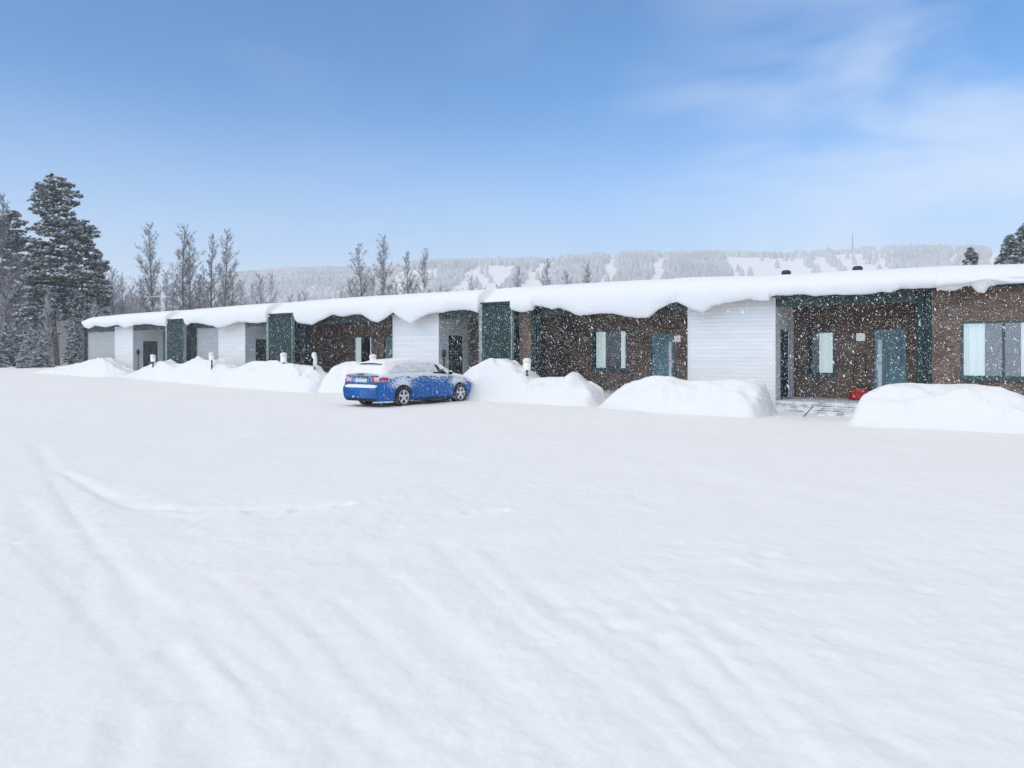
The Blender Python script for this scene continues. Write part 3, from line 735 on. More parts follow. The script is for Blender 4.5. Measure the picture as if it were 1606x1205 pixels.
# ------------------------------------------------------------------ the blue car
CARX, CARY = -16.47, 14.55          # centre line X, rear bumper Y; the car points along +Y
def build_car():
    root = empty('parked_car', (CARX, CARY, 0.0))
    tag(root, 'blue liftback car half covered in fresh snow, parked nose towards the row house', 'car')
    Wd = .905; YW1, YW2 = 1.02, 3.72; RA = .375; WR = .325
    ip = lambda y, a: np.interp(y, [p[0] for p in a], [p[1] for p in a])
    def smooth(f, y, h=.10):
        return sum(f(y+d*h) for d in (-1,-.5,0,.5,1))/5
    ztop = lambda y: smooth(lambda q: ip(q, [(0,1.04),(.08,1.05),(.16,1.09),(.30,1.20),(.45,1.33),(.62,1.39),(1.0,1.44),(1.5,1.468),(2.0,1.472),(2.4,1.457),(2.75,1.40),(3.05,1.27),(3.42,1.065),(3.6,1.01),(4.0,.955),(4.35,.87),(4.55,.76),(4.67,.62)]), y)
    belt = lambda y: np.minimum(smooth(lambda q: ip(q, [(0,.98),(.3,1.0),(1,1.005),(2,.975),(3.1,.94),(3.6,.91),(4.1,.84),(4.45,.73),(4.67,.55)]), y), ztop(y)-.025)
    half = lambda y: smooth(lambda q: ip(q, [(-.1,.72),(0,.75),(.12,.82),(.35,.872),(.8,.90),(1.4,.905),(3.5,.905),(4.0,.885),(4.3,.835),(4.5,.73),(4.62,.58),(4.75,.42)]), y, .06)
    xrail = lambda y: smooth(lambda q: ip(q, [(0,.68),(.2,.65),(.5,.59),(.9,.575),(1.5,.575),(2.5,.58),(2.9,.61),(3.3,.68),(3.6,.70),(4.1,.66),(4.45,.55),(4.67,.38)]), y)
    def zarch(y):
        z = .205
        for yw in (YW1, YW2):
            d = abs(y-yw)
            if d < RA: z = max(z, .325+math.sqrt(RA*RA-d*d)*1.0 if True else 0)
        return z
    bul = lambda z: float(np.interp(z, [.2,.3,.45,.62,.74,.78,.95,1.05], [.945,.975,.992,1.0,.992,.978,.955,.93]))
    rearoff = lambda z: float(np.interp(z, [.2,.3,.5,.64,.68,.80,.95,1.04], [.10,.03,0,.005,.07,.075,.10,.14]))
    frontoff = lambda z: float(np.interp(z, [.2,.35,.6,.8], [.04,0,.0,.06]))
    def warp(x, y, z):
        if y < .5: y = y+rearoff(z)*(1-y/.5)
        if y > 4.3: y = y-frontoff(z)*(y-4.3)/.37
        return (x, y, z)
    NL = 9
    def section(y):
        w_ = float(half(y)); zb_ = zarch(y); bt = float(belt(y)); zt_ = float(ztop(y)); xr = min(float(xrail(y)), w_*.9)
        P = [(0,.24), (w_-.27,.24), (w_-.27, max(zb_, .245)), (w_*bul(zb_)-.035, zb_+.0)]
        for k in range(NL):
            z = zb_+.012+(bt-zb_-.012)*k/(NL-1)
            P.append((w_*bul(z)-(.012 if k == 0 else 0), z))
        zr = zt_-.045-(.02 if zt_ > 1.3 else 0)
        zr = max(zr, bt+.008); xs = w_*bul(bt)
        for k in (.12,.3,.5,.7,.88,1.0):
            bow = .035*math.sin(math.pi*k)*min(1, (zr-bt)/.3)
            P.append((xs+(xr-xs)*k+bow, bt+(zr-bt)*(k**.92)))
        for k in (.25,.55,.8,1.0):
            P.append((xr*(1-k), zr+(zt_-zr)*math.sin(k*math.pi/2)))
        return P
    ys = set(np.round(np.linspace(0, 4.67, 62), 3).tolist())
    for yw in (YW1, YW2):
        for a in np.linspace(0, math.pi, 25): ys.add(round(yw+RA*math.cos(a), 3))
        ys.add(round(yw-RA-.006, 3)); ys.add(round(yw+RA+.006, 3))
    ys = sorted(ys)
    S = [section(y) for y in ys]; n = len(S[0])
    V = []; ring = 2*n-2
    for y, P in zip(ys, S):
        for (x, z) in P: V.append(warp(x, y, z))
        for (x, z) in P[-2:0:-1]: V.append(warp(-x, y, z))
    Fc = []; mi = []
    for i in range(len(ys)-1):
        for k in range(ring):
            k2 = (k+1) % ring
            Fc.append((i*ring+k, i*ring+k2, (i+1)*ring+k2, (i+1)*ring+k))
            kk = k if k < n-1 else ring-1-k
            mi.append(1 if kk < 3 else 0)
    # end caps as strips between left and right
    for i, fl in ((0, False), (len(ys)-1, True)):
        o = i*ring
        # right point j, left point ring-j
        for j in range(1, n-1):
            a = o+j; b = o+j+1; c = o+(ring-(j+1)) % ring if j+1 < n-1 else o+j+1; d = o+ring-j
            f = (a, d, c, b) if c != b else (a, d, b)
            Fc.append(f[::-1] if not fl else f); mi.append(0 if j > 3 else 1)
        Fc.append((o, o+1, o+ring-1) if fl else (o, o+ring-1, o+1)); mi.append(1)
    # materials
    blue = newmat('blue_paint', (.001,.12,.42), .32, spec=.25); B = bsdf(blue); B.inputs['Coat Weight'].default_value = .5; B.inputs['Coat Roughness'].default_value = .08
    tc = N(blue, 'ShaderNodeTexCoord'); sp_ = N(blue, 'ShaderNodeSeparateXYZ'); L(blue, tc.outputs['Object'], sp_.inputs[0])
    nz = N(blue, 'ShaderNodeTexNoise'); nz.inputs['Scale'].default_value = 26; nz.inputs['Detail'].default_value = 5; nz.inputs['Roughness'].default_value = .7
    n2 = N(blue, 'ShaderNodeTexNoise'); n2.inputs['Scale'].default_value = 2.2; n2.inputs['Detail'].default_value = 2
    L(blue, tc.outputs['Object'], nz.inputs[0]); L(blue, tc.outputs['Object'], n2.inputs[0])
    hz_ = N(blue, 'ShaderNodeMapRange'); hz_.inputs['From Min'].default_value = .45; hz_.inputs['From Max'].default_value = 1.0
    hz_.inputs['To Min'].default_value = 0; hz_.inputs['To Max'].default_value = .15; L(blue, sp_.outputs[2], hz_.inputs['Value'])
    def mth(op, a, b_=None):
        q = N(blue, 'ShaderNodeMath', operation=op)
        for i_, v_ in enumerate((a, b_)):
            if v_ is None: continue
            if isinstance(v_, (int, float)): q.inputs[i_].default_value = v_
            else: L(blue, v_, q.inputs[i_])
        return q.outputs[0]
    acc = mth('ADD', nz.outputs['Fac'], hz_.outputs[0]); acc = mth('ADD', acc, mth('MULTIPLY', n2.outputs['Fac'], .22))
    for yw in (YW1, YW2):                    # snow thrown up round the wheel arches
        dy = mth('SUBTRACT', sp_.outputs[1], yw-.12); dz = mth('SUBTRACT', sp_.outputs[2], .36)
        rr_ = mth('SQRT', mth('ADD', mth('MULTIPLY', dy, dy), mth('MULTIPLY', dz, dz)))
        gg = N(blue, 'ShaderNodeMapRange', interpolation_type='SMOOTHSTEP'); gg.inputs['From Min'].default_value = .38; gg.inputs['From Max'].default_value = .72
        gg.inputs['To Min'].default_value = .20; gg.inputs['To Max'].default_value = 0; L(blue, rr_, gg.inputs['Value'])
        up = N(blue, 'ShaderNodeMapRange'); up.inputs['From Min'].default_value = .45; up.inputs['From Max'].default_value = .75; L(blue, sp_.outputs[2], up.inputs['Value'])
        acc = mth('ADD', acc, mth('MULTIPLY', gg.outputs[0], up.outputs[0]))
    sn = N(blue, 'ShaderNodeMapRange'); sn.inputs['From Min'].default_value = .755; sn.inputs['From Max'].default_value = .81; L(blue, acc, sn.inputs['Value'])
    mx = N(blue, 'ShaderNodeMix', data_type='RGBA'); mx.inputs['A'].default_value = (.001,.12,.42,1); mx.inputs['B'].default_value = (.82,.85,.9,1)
    L(blue, sn.outputs[0], mx.inputs['Factor']); L(blue, mx.outputs['Result'], B.inputs['Base Color'])
    rg = N(blue, 'ShaderNodeMapRange'); rg.inputs['To Min'].default_value = .32; rg.inputs['To Max'].default_value = .9; L(blue, sn.outputs[0], rg.inputs['Value']); L(blue, rg.outputs[0], B.inputs['Roughness'])
    ct = N(blue, 'ShaderNodeMath', operation='MULTIPLY_ADD'); ct.inputs[1].default_value = -.12; ct.inputs[2].default_value = .12; L(blue, sn.outputs[0], ct.inputs[0]); L(blue, ct.outputs[0], B.inputs['Coat Weight'])
    under = newmat('car_underside', (.012,.013,.015), .8)
    rub = newmat('tyre_rubber', (.016,.017,.019), .8); noise_mix(rub, (.012,.013,.014), (.35,.36,.38), 22, .56, .72)
    alloy = newmat('alloy', (.72,.73,.75), .45, .3); cglass = newmat('car_glass', (.02,.035,.045), .06); red = newmat('tail_light_red', (.42,.02,.03), .2)
    noise_mix(red, (.40,.018,.03), (.80,.66,.70), 8, .42, .66); plate = newmat('plate_white', (.62,.66,.60), .5); pch = newmat('plate_grey', (.22,.24,.26), .6)
    body = mk('body', V, Fc, [blue, under], root, True, mi)
    body.data.flip_normals()
    def P(y, v):                              # point on the right half shell: v indexes the section points
        s = section(y); j = min(int(v), n-2); t = v-j
        x = s[j][0]*(1-t)+s[j+1][0]*t; z = s[j][1]*(1-t)+s[j+1][1]*t
        return Vector(warp(x, y, z))
    i0 = 4+NL-1                                # index of the belt point
    def patch(name, yr, vr, mat, off=.006, ny=24, nv=8, sgn=1, thick=None, smooth_=True, parent=root, slant=0.0):
        A = np.linspace(*yr, ny); Bv = np.linspace(*vr, nv); pts = []
        for y_ in A:
            for v in Bv:
                y = y_+slant*((v-vr[0])/(vr[1]-vr[0]))*(yr[1]-y_)/(yr[1]-yr[0])
                e = .02; p = P(y, v)
                du = P(min(y+e, 4.66), v)-P(max(y-e, .005), v); dv = P(y, min(v+.2, n-1.001))-P(y, v-.2)
                nn = dv.cross(du); nn = -nn if nn.x*1 + nn.z < 0 else nn
                nn = nn.normalized() if nn.length > 1e-9 else Vector((0,0,1))
                q = p+nn*(off if thick is None else thick(y, v, p))
                pts.append((q.x*sgn, q.y, q.z))
        f = grid_faces(ny, nv, flip=(sgn < 0)).tolist()
        return mk(name, pts, f, mat, parent, smooth_)
    # glasshouse
    for s in (1, -1):
        patch('side_window', (2.22, 3.12), (i0+1.1, i0+5.2), cglass, .005, sgn=s)
        patch('side_window', (.45, 2.12), (i0+1.1, i0+5.2), cglass, .005, sgn=s)
        patch('windscreen', (2.80, 3.40), (i0+6.2, n-1.001), cglass, .005, sgn=s)
    # snow
    def th_snow(y, v, p):
        side = v < i0+6
        t = .060+.03*float(fbm(y*1.7+3, p.x*2.2, 3))*2
        if y < .5: t = t*.5+.0
        if side:                                     # thin skin on the side glass and pillars
            t = .022+.012*float(fbm(y*4, v, 2))
            if v < i0+1.0: t = .03
        # lower edge of the snow on the flanks and tail
        if v < i0+.0:
            edge = i0-1.05+1.0*float(fbm(y*2.3+1, 4.2, 4))+.5*float(fbm(y*9, 1.0, 2))
            if 1.7 < y < 3.45: edge = i0-.25+.9*float(fbm(y*5, 2, 3))
            t = min(t, .03*(v-edge))
        # front side window scraped partly clear
        if side and 2.42 < y < 3.06 and i0+.9 < v < i0+5.4:
            c_ = .5+float(fbm(y*7+3, v*1.3, 3))*1.6
            lim = 1.0-abs(y-2.74)/.40-.22*(v-i0-2.6)
            if c_ < lim+.35: t = -.02
        if y < .06: t = min(t, .02)
        return max(t, -.02)
    ny, nv = 150, 60
    A = np.linspace(.012, 4.62, ny); Bv = np.linspace(i0-3.2, n-1.001, nv)
    pts = []
    for s in (1,):
        rowsR = []
        for y in A:
            r_ = []
            for v in Bv:
                e = .02; p = P(y, v)
                du = P(min(y+e, 4.66), v)-P(max(y-e, .005), v); dv = P(y, min(v+.2, n-1.001))-P(y, v-.2)
                nn = dv.cross(du); nn = -nn if nn.x+nn.z < 0 else nn
                nn = nn.normalized() if nn.length > 1e-9 else Vector((0,0,1))
                t = th_snow(y, v, p)
                q = p+nn*t; r_.append((q.x, q.y, q.z))
            rowsR.append(r_)
    V = []
    for r_ in rowsR: V += r_+[(-x, y, z) for (x, y, z) in r_[-2::-1]]
    m_ = 2*nv-1
    Fs = grid_faces(ny, m_).tolist()
    Fs.append([k for k in range(m_)]); Fs.append([(ny-1)*m_+k for k in range(m_)][::-1])
    sc_ = mk('snow_cover', V, Fs, M['carsnow'], root, True)
    frost = newmat('frosted_glass', (.6,.63,.67), .6); noise_mix(frost, (.56,.59,.63), (.80,.81,.84), 5, .35, .65, 6)
    for s in (1, -1):
        patch('frosted_window', (2.22, 2.60), (i0+1.5, i0+4.9), frost, .038, sgn=s, ny=10)
        patch('frosted_window', (1.20, 2.12), (i0+1.5, i0+4.9), frost, .038, sgn=s)
        patch('frosted_window', (.34, 1.12), (i0+1.3, i0+4.6), frost, .038, sgn=s, ny=14, slant=.55)
    # rear face: snow ledge on the bumper, plate, lights, wiper, badge hollow
    def rear_pt(x, z, o=0.0): return (x, rearoff(z)-o, z)
    m = MB(); nn_ = 34; rows = []
    for i in range(nn_):
        x = -.76+1.52*i/(nn_-1); c_ = abs(x)/.76; yb = .0+ .07*c_**4
        hh = (.045+.02*float(fbm(x*5, 2, 3)))*(1-c_**8)+.002
        rows.append([(x, yb-.012, .618), (x, yb-.018, .640), (x, yb-.004, .648+hh), (x, yb+.05, .668+hh), (x, yb+.11, .672+hh)])
    m.add([p for r in rows for p in r], grid_faces(nn_, 5).tolist()); o_ = m.build('bumper_snow', M['carsnow'], root, True)
    def slab(x0, x1, z0, z1, t=.012, o=.004, mat=None, name='x', par=root):
        m = MB(); a = rear_pt(x0, z0, o); b_ = rear_pt(x1, z0, o); c_ = rear_pt(x1, z1, o); d = rear_pt(x0, z1, o)
        f = lambda p: (p[0], p[1]-t, p[2])
        m.add([a, b_, c_, d, f(a), f(b_), f(c_), f(d)], [(0,1,2,3),(4,7,6,5),(0,4,5,1),(1,5,6,2),(2,6,7,3),(3,7,4,0)])
        return m.build(name, mat, par)
    pl = slab(-.36, .12, .79, .90, .010, .004, plate, 'licence_plate') if False else slab(-.26, .26, .785, .895, .010, .004, plate, 'licence_plate')
    m = MB(); m.box(-.16, .10, .045, .10, 1.005, 1.03); m.build('boot_handle', under, root)
    # tail lights wrap round the corner
    for s in (1, -1):
        path = []
        for x in np.linspace(.44, .70, 6): path.append((x, None))
        for y in np.linspace(.03, .40, 12): path.append((None, y))
        m = MB(); rows = []
        for (x, y) in path:
            row = []
            for z in (.80, .83, .87, .91, .945):
                if x is not None:
                    row.append((s*x, rearoff(z)-.014, z+(.0 if x > .5 else 0)))
                else:
                    zz = z if y < .2 else .83+(z-.80)*.75
                    q = warp(float(half(y))*bul(zz)+.010, y, zz); row.append((s*q[0], q[1]-(.012 if y < .06 else 0), q[2]))
            rows.append(row)
        m.add([p for r in rows for p in r], grid_faces(len(rows), 5, flip=(s > 0)).tolist())
        m.build('tail_light', red, root, True)
    m = MB(); m.tube([(-.27, .075+.02, .345), (-.27,-.01,.335)], [.035, .035], 10); m.build('exhaust_tip', alloy, root)
    m = MB(); m.tube([(-.50, .46, 1.335), (-.2, .41, 1.35), (.2, .41, 1.35), (.50,.46,1.335)], [.012,.02,.02,.012], 6); m.build('spoiler_lip', under, root)
    m = MB(); 
    for z0, z1 in ((.24,.40),): m.box(-.6,.6,.035,.3,.21,.33)
    m.build('bumper_diffuser', under, root)
    # mirrors
    for s in (1, -1):
        m = MB(); prof = [(0,-.085),(.05,-.075),(.068,-.03),(.07,.03),(.05,.08),(0,.09)]
        m.lathe(prof, 12, (0,0,0), 'x'); m.v = [(s*(.985+x), 3.08+y*.8, 1.03+z*.85) for x, y, z in m.v]
        m.tube([(s*.86,3.1,.97), (s*.93,3.09,1.0)], [.025,.03], 6)
        mo = m.build('wing_mirror', under, root, True)
        m = MB(); m.lathe([(0,-.08),(.045,-.07),(.06,0),(.045,.07),(0,.085)], 12, (0,0,0), 'x'); m.v = [(s*(.985+x), 3.08+y*.8, 1.085+z*.35) for x, y, z in m.v]
        m.build('mirror_snow', M['carsnow'], mo, True)
    # door handles and shut lines on the flank
    for s in (1, -1):
        for y in (1.40, 2.42):
            m = MB(); x = .905*bul(.86)
            m.tube([(s*(x-.005), y-.10, .865), (s*(x+.022), y-.08, .868), (s*(x+.022), y+.08, .868), (s*(x-.005), y+.10, .865)], [.012]*4, 6); m.build('door_handle', M['carsnow'] if s > 0 else blue, root, True)
        for y in (1.52, 2.26, 3.28):
            m = MB(); pts = []
            for z in np.linspace(.26, .93, 9):
                x = float(half(y))*bul(z)+.0015; pts.append((s*x, y, z))
            m.tube(pts, [.004]*9, 4); m.build('door_seam', under, root)
        m = MB(); m.box(s*.84, s*.885, 1.42, 3.34, .185, .225); m.build('sill', under, root)
    # wheels
    def wheel(x, y, s):
        e_ = empty('wheel'); e_.parent = root; e_.location = (x, y, WR)
        m = MB(); m.lathe([(.215,-.10),(.235,-.112),(.29,-.112),(.315,-.10),(.325,-.075),(.325,.075),(.315,.10),(.29,.112),(.235,.112),(.215,.10)], 48, axis='x', close=True)
        m.build('tyre', rub, e_, True)
        m = MB(); m.lathe([(.222,-.09),(.222,.09),(.214,.105),(.200,.105),(.196,.09),(.196,-.085)], 48, axis='x', close=True)
        m.v = [(s*x_, y_, z_) for x_, y_, z_ in m.v]
        m.lathe([(0,s*.05),(.05,s*.055),(.055,s*.075),(.04,s*.09),(0,s*.092)], 20, axis='x')
        for k in range(5):
            a0 = 2*math.pi*k/5+.3
            for (da, kk) in ((0, 1),):
                p0_ = Vector((s*.080, .03*math.cos(a0), .03*math.sin(a0))); p1_ = Vector((s*.092, .208*math.cos(a0), .208*math.sin(a0)))
                d = p1_-p0_; w2 = d.cross(Vector((1,0,0))).normalized()*.030; pts = []
                for p_, q_ in ((p0_, .95), (p1_, 1.25)):
                    for sx in (-.015, .012):
                        pts += [p_+w2*q_+Vector((sx*s,0,0)), p_-w2*q_+Vector((sx*s,0,0))]
                m.add(pts, [(0,1,3,2),(4,6,7,5),(0,4,5,1),(2,3,7,6),(0,2,6,4),(1,5,7,3)])
        m.build('rim', alloy, e_)
        m = MB(); m.lathe([(0,0),(.195,0),(.195,s*.015),(0,s*.015)], 24, axis='x'); m.build('brake_disc', under, e_)
    for s in (1, -1):
        wheel(s*.80, YW1, s); wheel(s*.80, YW2, s)
    # set the wheels on the snow
    zs = [gz(CARX+s*.8, CARY+y) for s in (1,-1) for y in (YW1, YW2)]
    zr = (zs[0]+zs[2])/2; zf = (zs[1]+zs[3])/2
    root.location.z = zr-(zf-zr)/(YW2-YW1)*YW1-.035; root.rotation_euler = (math.atan2(zf-zr, YW2-YW1), 0, 0)
    return root
car = build_car()

# ------------------------------------------------------------------ trees
M['bark'] = newmat('pine_bark', (.09,.075,.065), .9); noise_mix(M['bark'], (.06,.05,.045), (.17,.14,.12), 6)
M['birchbark'] = newmat('birch_bark', (.20,.18,.17), .9); noise_mix(M['birchbark'], (.09,.08,.08), (.36,.35,.35), 3, stretch=(1,1,2))
M['twig'] = newmat('frosted_twigs', (.15,.13,.13), .9); noise_mix(M['twig'], (.13,.115,.112), (.36,.35,.36), 1.4)
M['needle'] = newmat('needles', (.06,.08,.07), .85, spec=.1); noise_mix(M['needle'], (.055,.075,.068), (.19,.215,.20), 1.1)
M['frost'] = newmat('frosted_brush', (.36,.36,.38), .9); noise_mix(M['frost'], (.22,.215,.225), (.55,.56,.59), .5)

class TB:      # fast batch of three-sided tapered sticks
    def __init__(s): s.a = []; s.b = []; s.ra = []; s.rb = []
    def seg(s, a, b, ra, rb): s.a.append(a); s.b.append(b); s.ra.append(ra); s.rb.append(rb)
    def arrays(s):
        A = np.array(s.a, float); B = np.array(s.b, float); ra = np.array(s.ra)[:, None]; rb = np.array(s.rb)[:, None]
        d = B-A; d /= np.linalg.norm(d, axis=1, keepdims=True)+1e-9
        ref = np.where(np.abs(d[:, 2:3]) > .8, np.array([[1., 0, 0]]), np.array([[0., 0, 1.]]))
        u = np.cross(d, ref); u /= np.linalg.norm(u, axis=1, keepdims=True)+1e-9; w_ = np.cross(d, u)
        vs = []
        for P_, r in ((A, ra), (B, rb)):
            for k in range(3):
                t = 2*math.pi*k/3; vs.append(P_+(u*math.cos(t)+w_*math.sin(t))*r)
        V = np.stack(vs, 1).reshape(-1, 3); n = len(A); o = (np.arange(n)*6)[:, None]
        f = np.concatenate([o+np.array([[0,1,4,3]]), o+np.array([[1,2,5,4]]), o+np.array([[2,0,3,5]])])
        return V, f
def bare_tree(seed, H, spread=.26, narrow=1.0, stems=1, dens=1.0, tr=None, tw=1.5, bark='birchbark', twig='twig'):
    R = random.Random(seed); tb = TB(); trunk = MB()
    for s_ in range(stems):
        bx = (s_-(stems-1)/2)*.25; lean = (s_-(stems-1)/2)*.10*H*.5+R.uniform(-.03,.03)*H; Hs = H*(1-.05*s_)
        pts = []; n = 12; wx = R.uniform(-.2,.2)
        for i in range(n+1):
            t = i/n; pts.append(Vector((bx+lean*t+.012*H*math.sin(t*5+wx*9), .012*H*math.sin(t*4+s_+wx), Hs*t)))
        r0 = .011*H if tr is None else tr
        trunk.tube(pts, [max(.012, r0*(1-i/n)**.9) for i in range(n+1)], 6)
        def at(t):
            k = min(int(t*n), n-1); return pts[k].lerp(pts[k+1], t*n-k)
        nb = int(60*dens)
        for b in range(nb):
            t = .18+.80*(b/nb)**.85+R.uniform(-.01,.01); t = min(t, .985)
            az = R.uniform(0, 6.28); up = R.uniform(.95, 1.6)+.5*t
            ln = H*spread*narrow*(1.12-t)**.8*R.uniform(.5, 1.05)*(.55+.45*min(1, t/.35))
            p = at(t); d = Vector((math.cos(az), math.sin(az), up)).normalized(); r = .0032*H*(1.1-t)
            segs = 5; q = p.copy(); prev = q
            nodes = [q.copy()]
            for k in range(segs):
                d = (d+Vector((R.uniform(-.16,.16), R.uniform(-.16,.16), R.uniform(-.10,.12)))).normalized()
                q = q+d*ln/segs; ra = max(.010*tw, r*(1-k/segs)); tb.seg(prev, q, ra, max(.008*tw, r*(1-(k+1)/segs))); prev = q; nodes.append(q.copy())
            nt_ = int(11*dens*(.6+ln/3))
            for j in range(nt_):
                u = R.uniform(.15, 1)*segs; k = min(int(u), segs-1); c = nodes[k].lerp(nodes[k+1], u-k)
                dd = (d+Vector((R.uniform(-1,1), R.uniform(-1,1), R.uniform(-.5,.7)))).normalized(); l2 = ln*R.uniform(.14,.36)
                e1 = c+dd*l2*.5; dd2 = (dd+Vector((R.uniform(-.4,.4), R.uniform(-.4,.4), R.uniform(-.6,.1)))).normalized(); e2 = e1+dd2*l2*.5
                tb.seg(c, e1, .010*tw, .008*tw); tb.seg(e1, e2, .008*tw, .005*tw)
                for _ in range(3):
                    c2 = c.lerp(e1, R.uniform(.3,1)); d3 = (dd+Vector((R.uniform(-.9,.9), R.uniform(-.9,.9), R.uniform(-.9,.4)))).normalized()
                    tb.seg(c2, c2+d3*l2*R.uniform(.3,.7), .008*tw, .005*tw)
    root = empty('bare_tree'); trunk.build('trunk', M['birchbark'], root, True)
    V, f = tb.arrays(); mk('crown', V, f, M[twig], root)
    return root
def quads(C, size, R, flat=.5, aspect=1.6):
    """small leaf-sized faces at centres C with random, mostly level orientation"""
    n = len(C); th_ = R.random(n)*6.283; u = np.stack([np.cos(th_), np.sin(th_), (R.random(n)-.5)*flat*1.4], 1)
    v = np.stack([-np.sin(th_), np.cos(th_), (R.random(n)-.5)*flat*1.4], 1)
    u *= (size*aspect)[:, None]; v *= size[:, None]
    j = (R.random((n, 4))*.6+.7)[:, :, None]
    V = np.stack([C-u*j[:, 0], C-v*j[:, 1], C+u*j[:, 2], C+v*j[:, 3]], 1).reshape(-1, 3)
    f = np.arange(n*4).reshape(-1, 4)
    return V, f
def conifer(seed, H, R0, kind='pine', snow=.9, base=.2, size=.17, trunkr=None):
    R = np.random.default_rng(seed); root = empty({'pine': 'pine_tree', 'spruce': 'spruce_tree'}[kind])
    m = MB(); r0 = trunkr or H*.013; n = 10
    m.tube([(.01*H*math.sin(i*.7+seed), .008*H*math.cos(i*.9), H*.985*i/n) for i in range(n+1)], [max(.02, r0*(1-.93*i/n)) for i in range(n+1)], 8)
    m.build('trunk', M['bark'], root, True)
    C = []; SZ = []; SC = []; SS = []; tb = TB()
    z = H*base
    while z < H*.985:
        t = (z/H-base)/(1-base)
        if kind == 'pine': rad = R0*(1-.30*sstep(.25,.55,t))*(1-t**7)**.55*(.9+.1*math.sin(z*1.7+seed))*(.65+.35*min(1, t*4))
        else: rad = R0*(1-t)**.85*(.9+.1*math.sin(z*3))+.06
        for b in range(R.integers(5, 8) if kind == 'pine' else R.integers(5, 8)):
            az = R.random()*6.283; ln = rad*(.55+.55*R.random())
            if kind == 'pine': rise = .30-.50*(1-t)+R.normal(0, .12)
            else: rise = -.38+.25*t+R.normal(0, .06)
            dx, dy = math.cos(az), math.sin(az)
            k = max(6, int(ln*17)); s = np.sqrt(R.random(k))*ln
            if kind == 'pine': s = ln*(.25+.75*R.random(k)**.7)
            wdt = (.34 if kind == 'pine' else .26)*ln*(s/ln*(1.15-s/ln)*2.2+.12)
            lat = R.normal(0, 1, k)*wdt*.6
            zz = z+rise*s-.10*s*s/max(ln, .5)*(1 if kind == 'spruce' else .3)+R.normal(0, .07, k)
            px = dx*s-dy*lat; py = dy*s+dx*lat
            C.append(np.stack([px, py, zz], 1)); SZ.append(size*(.6+.8*R.random(k)))
            ks = int(k*snow*1.15)
            if ks:
                idx = R.integers(0, k, ks); cc = np.stack([px[idx], py[idx], zz[idx]+.10], 1)
                SC.append(cc); SS.append(size*(.5+.7*R.random(ks)))
            tb.seg((0,0,z), (dx*ln*.9, dy*ln*.9, z+rise*ln*.9), .025+.01*ln, .01)
        z += (.36 if kind == 'pine' else .30)*(.7+.6*R.random())*(H/18)**.5
    V1, f1 = quads(np.concatenate(C), np.concatenate(SZ), R, .9)
    V2, f2 = quads(np.concatenate(SC), np.concatenate(SS), R, 1.1, 1.4)
    V3, f3 = tb.arrays()
    f = f1.tolist()+(f2+len(V1)).tolist()+(f3+len(V1)+len(V2)).tolist()
    mk('crown', np.vstack([V1, V2, V3]), f, [M['needle'], M['treesnow'], M['bark']], root, False, [0]*len(f1)+[1]*len(f2)+[2]*len(f3))
    return root
def place(o, x, ytop, Z, H0, rz=0, first=False, sx=1.0):
    """stand a tree of native height H0 on the ground so that its tip reaches the photo row"""
    X_, Y_ = ang(x, Z); g0 = gz(X_, Y_); H = EYE+(HZ-ytop)*Z/F-g0
    s = H/H0
    q = o if first else copy_tree(o)
    q.location = (X_, Y_, g0-.1); q.scale = (s*sx, s*sx, s); q.rotation_euler = (0, 0, rz)
    return q
used = set()
def put(key, proto, H0, x, y, Z, label, cat, group, rz, sx=1.0):
    o = place(proto, x, y, Z, H0, rz, key not in used, sx); used.add(key); tag(o, label, cat, group); return o
GB = 'bare frosted trees behind the row house'; GC = 'snow dusted evergreens'
# evergreens
pA = conifer(3, 20, 3.9, 'pine', 1.0, .30, .13); pB = conifer(8, 17, 3.2, 'pine', 1.1, .2, .13); sC = conifer(31, 14, 4.6, 'spruce', 1.2, .25, .14)
sA = conifer(21, 14, 2.5, 'spruce', 1.1, .03, .13); sB = conifer(22, 6, 1.9, 'spruce', 2.6, .02, .11)
put('pA', pA, 20, 88, 271, 70, 'tallest dark pine at the left, with a rounded snowy top', 'pine tree', GC, .4, 1.0)
put('pA', pA, 20, 128, 342, 74, 'pine close against the right side of the tallest pine, shorter than it', 'pine tree', GC, 2.2, .98)
put('pB', pB, 17, 57, 372, 69, 'half hidden pine close against the left side of the tallest pine', 'pine tree', GC, 1.0, .9)
put('pB', pB, 17, 20, 330, 82, 'pine by the left edge of the picture behind the bare birch', 'pine tree', GC, 3.0, .9)
put('pB', pB, 17, 152, 392, 80, 'smaller pine rising above the far left end of the roof', 'pine tree', GC, 5.0, .9)
put('pA', pA, 20, -18, 318, 78, 'pine cut by the left edge of the picture', 'pine tree', GC, 4.0, .9)
put('sC', sC, 14, 1523, 384, 76, 'lone snowy spruce above the roof at the right', 'spruce tree', GC, 0)
put('sC', sC, 14, 1584, 364, 76, 'snowy spruce second from the right edge above the roof', 'spruce tree', GC, 1.3)
put('sC', sC, 14, 1606, 346, 79, 'tallest snowy spruce at the right edge above the roof', 'spruce tree', GC, 2.6)
put('sA', sA, 14, 120, 452, 66, 'spruce with laden boughs just left of the house end', 'spruce tree', GC, 2.0, 1.1)
for x, y, Z, lab in [(8,508,66,'small spruce white with snow at the left edge'), (27,500,70,'small snowy spruce second from the left edge'), (48,514,64,'whitest little spruce, beside the grey shed'), (66,522,62,'little dark footed spruce just left of the grey shed'), (-8,520,62,'snowy spruce cut by the left edge'),(38,534,60,'lowest snow laden little spruce at the left')]:
    put('sB', sB, 6, x, y, Z, lab, 'spruce tree', 'small snow laden spruces at the left', x*1.3, 1.15)
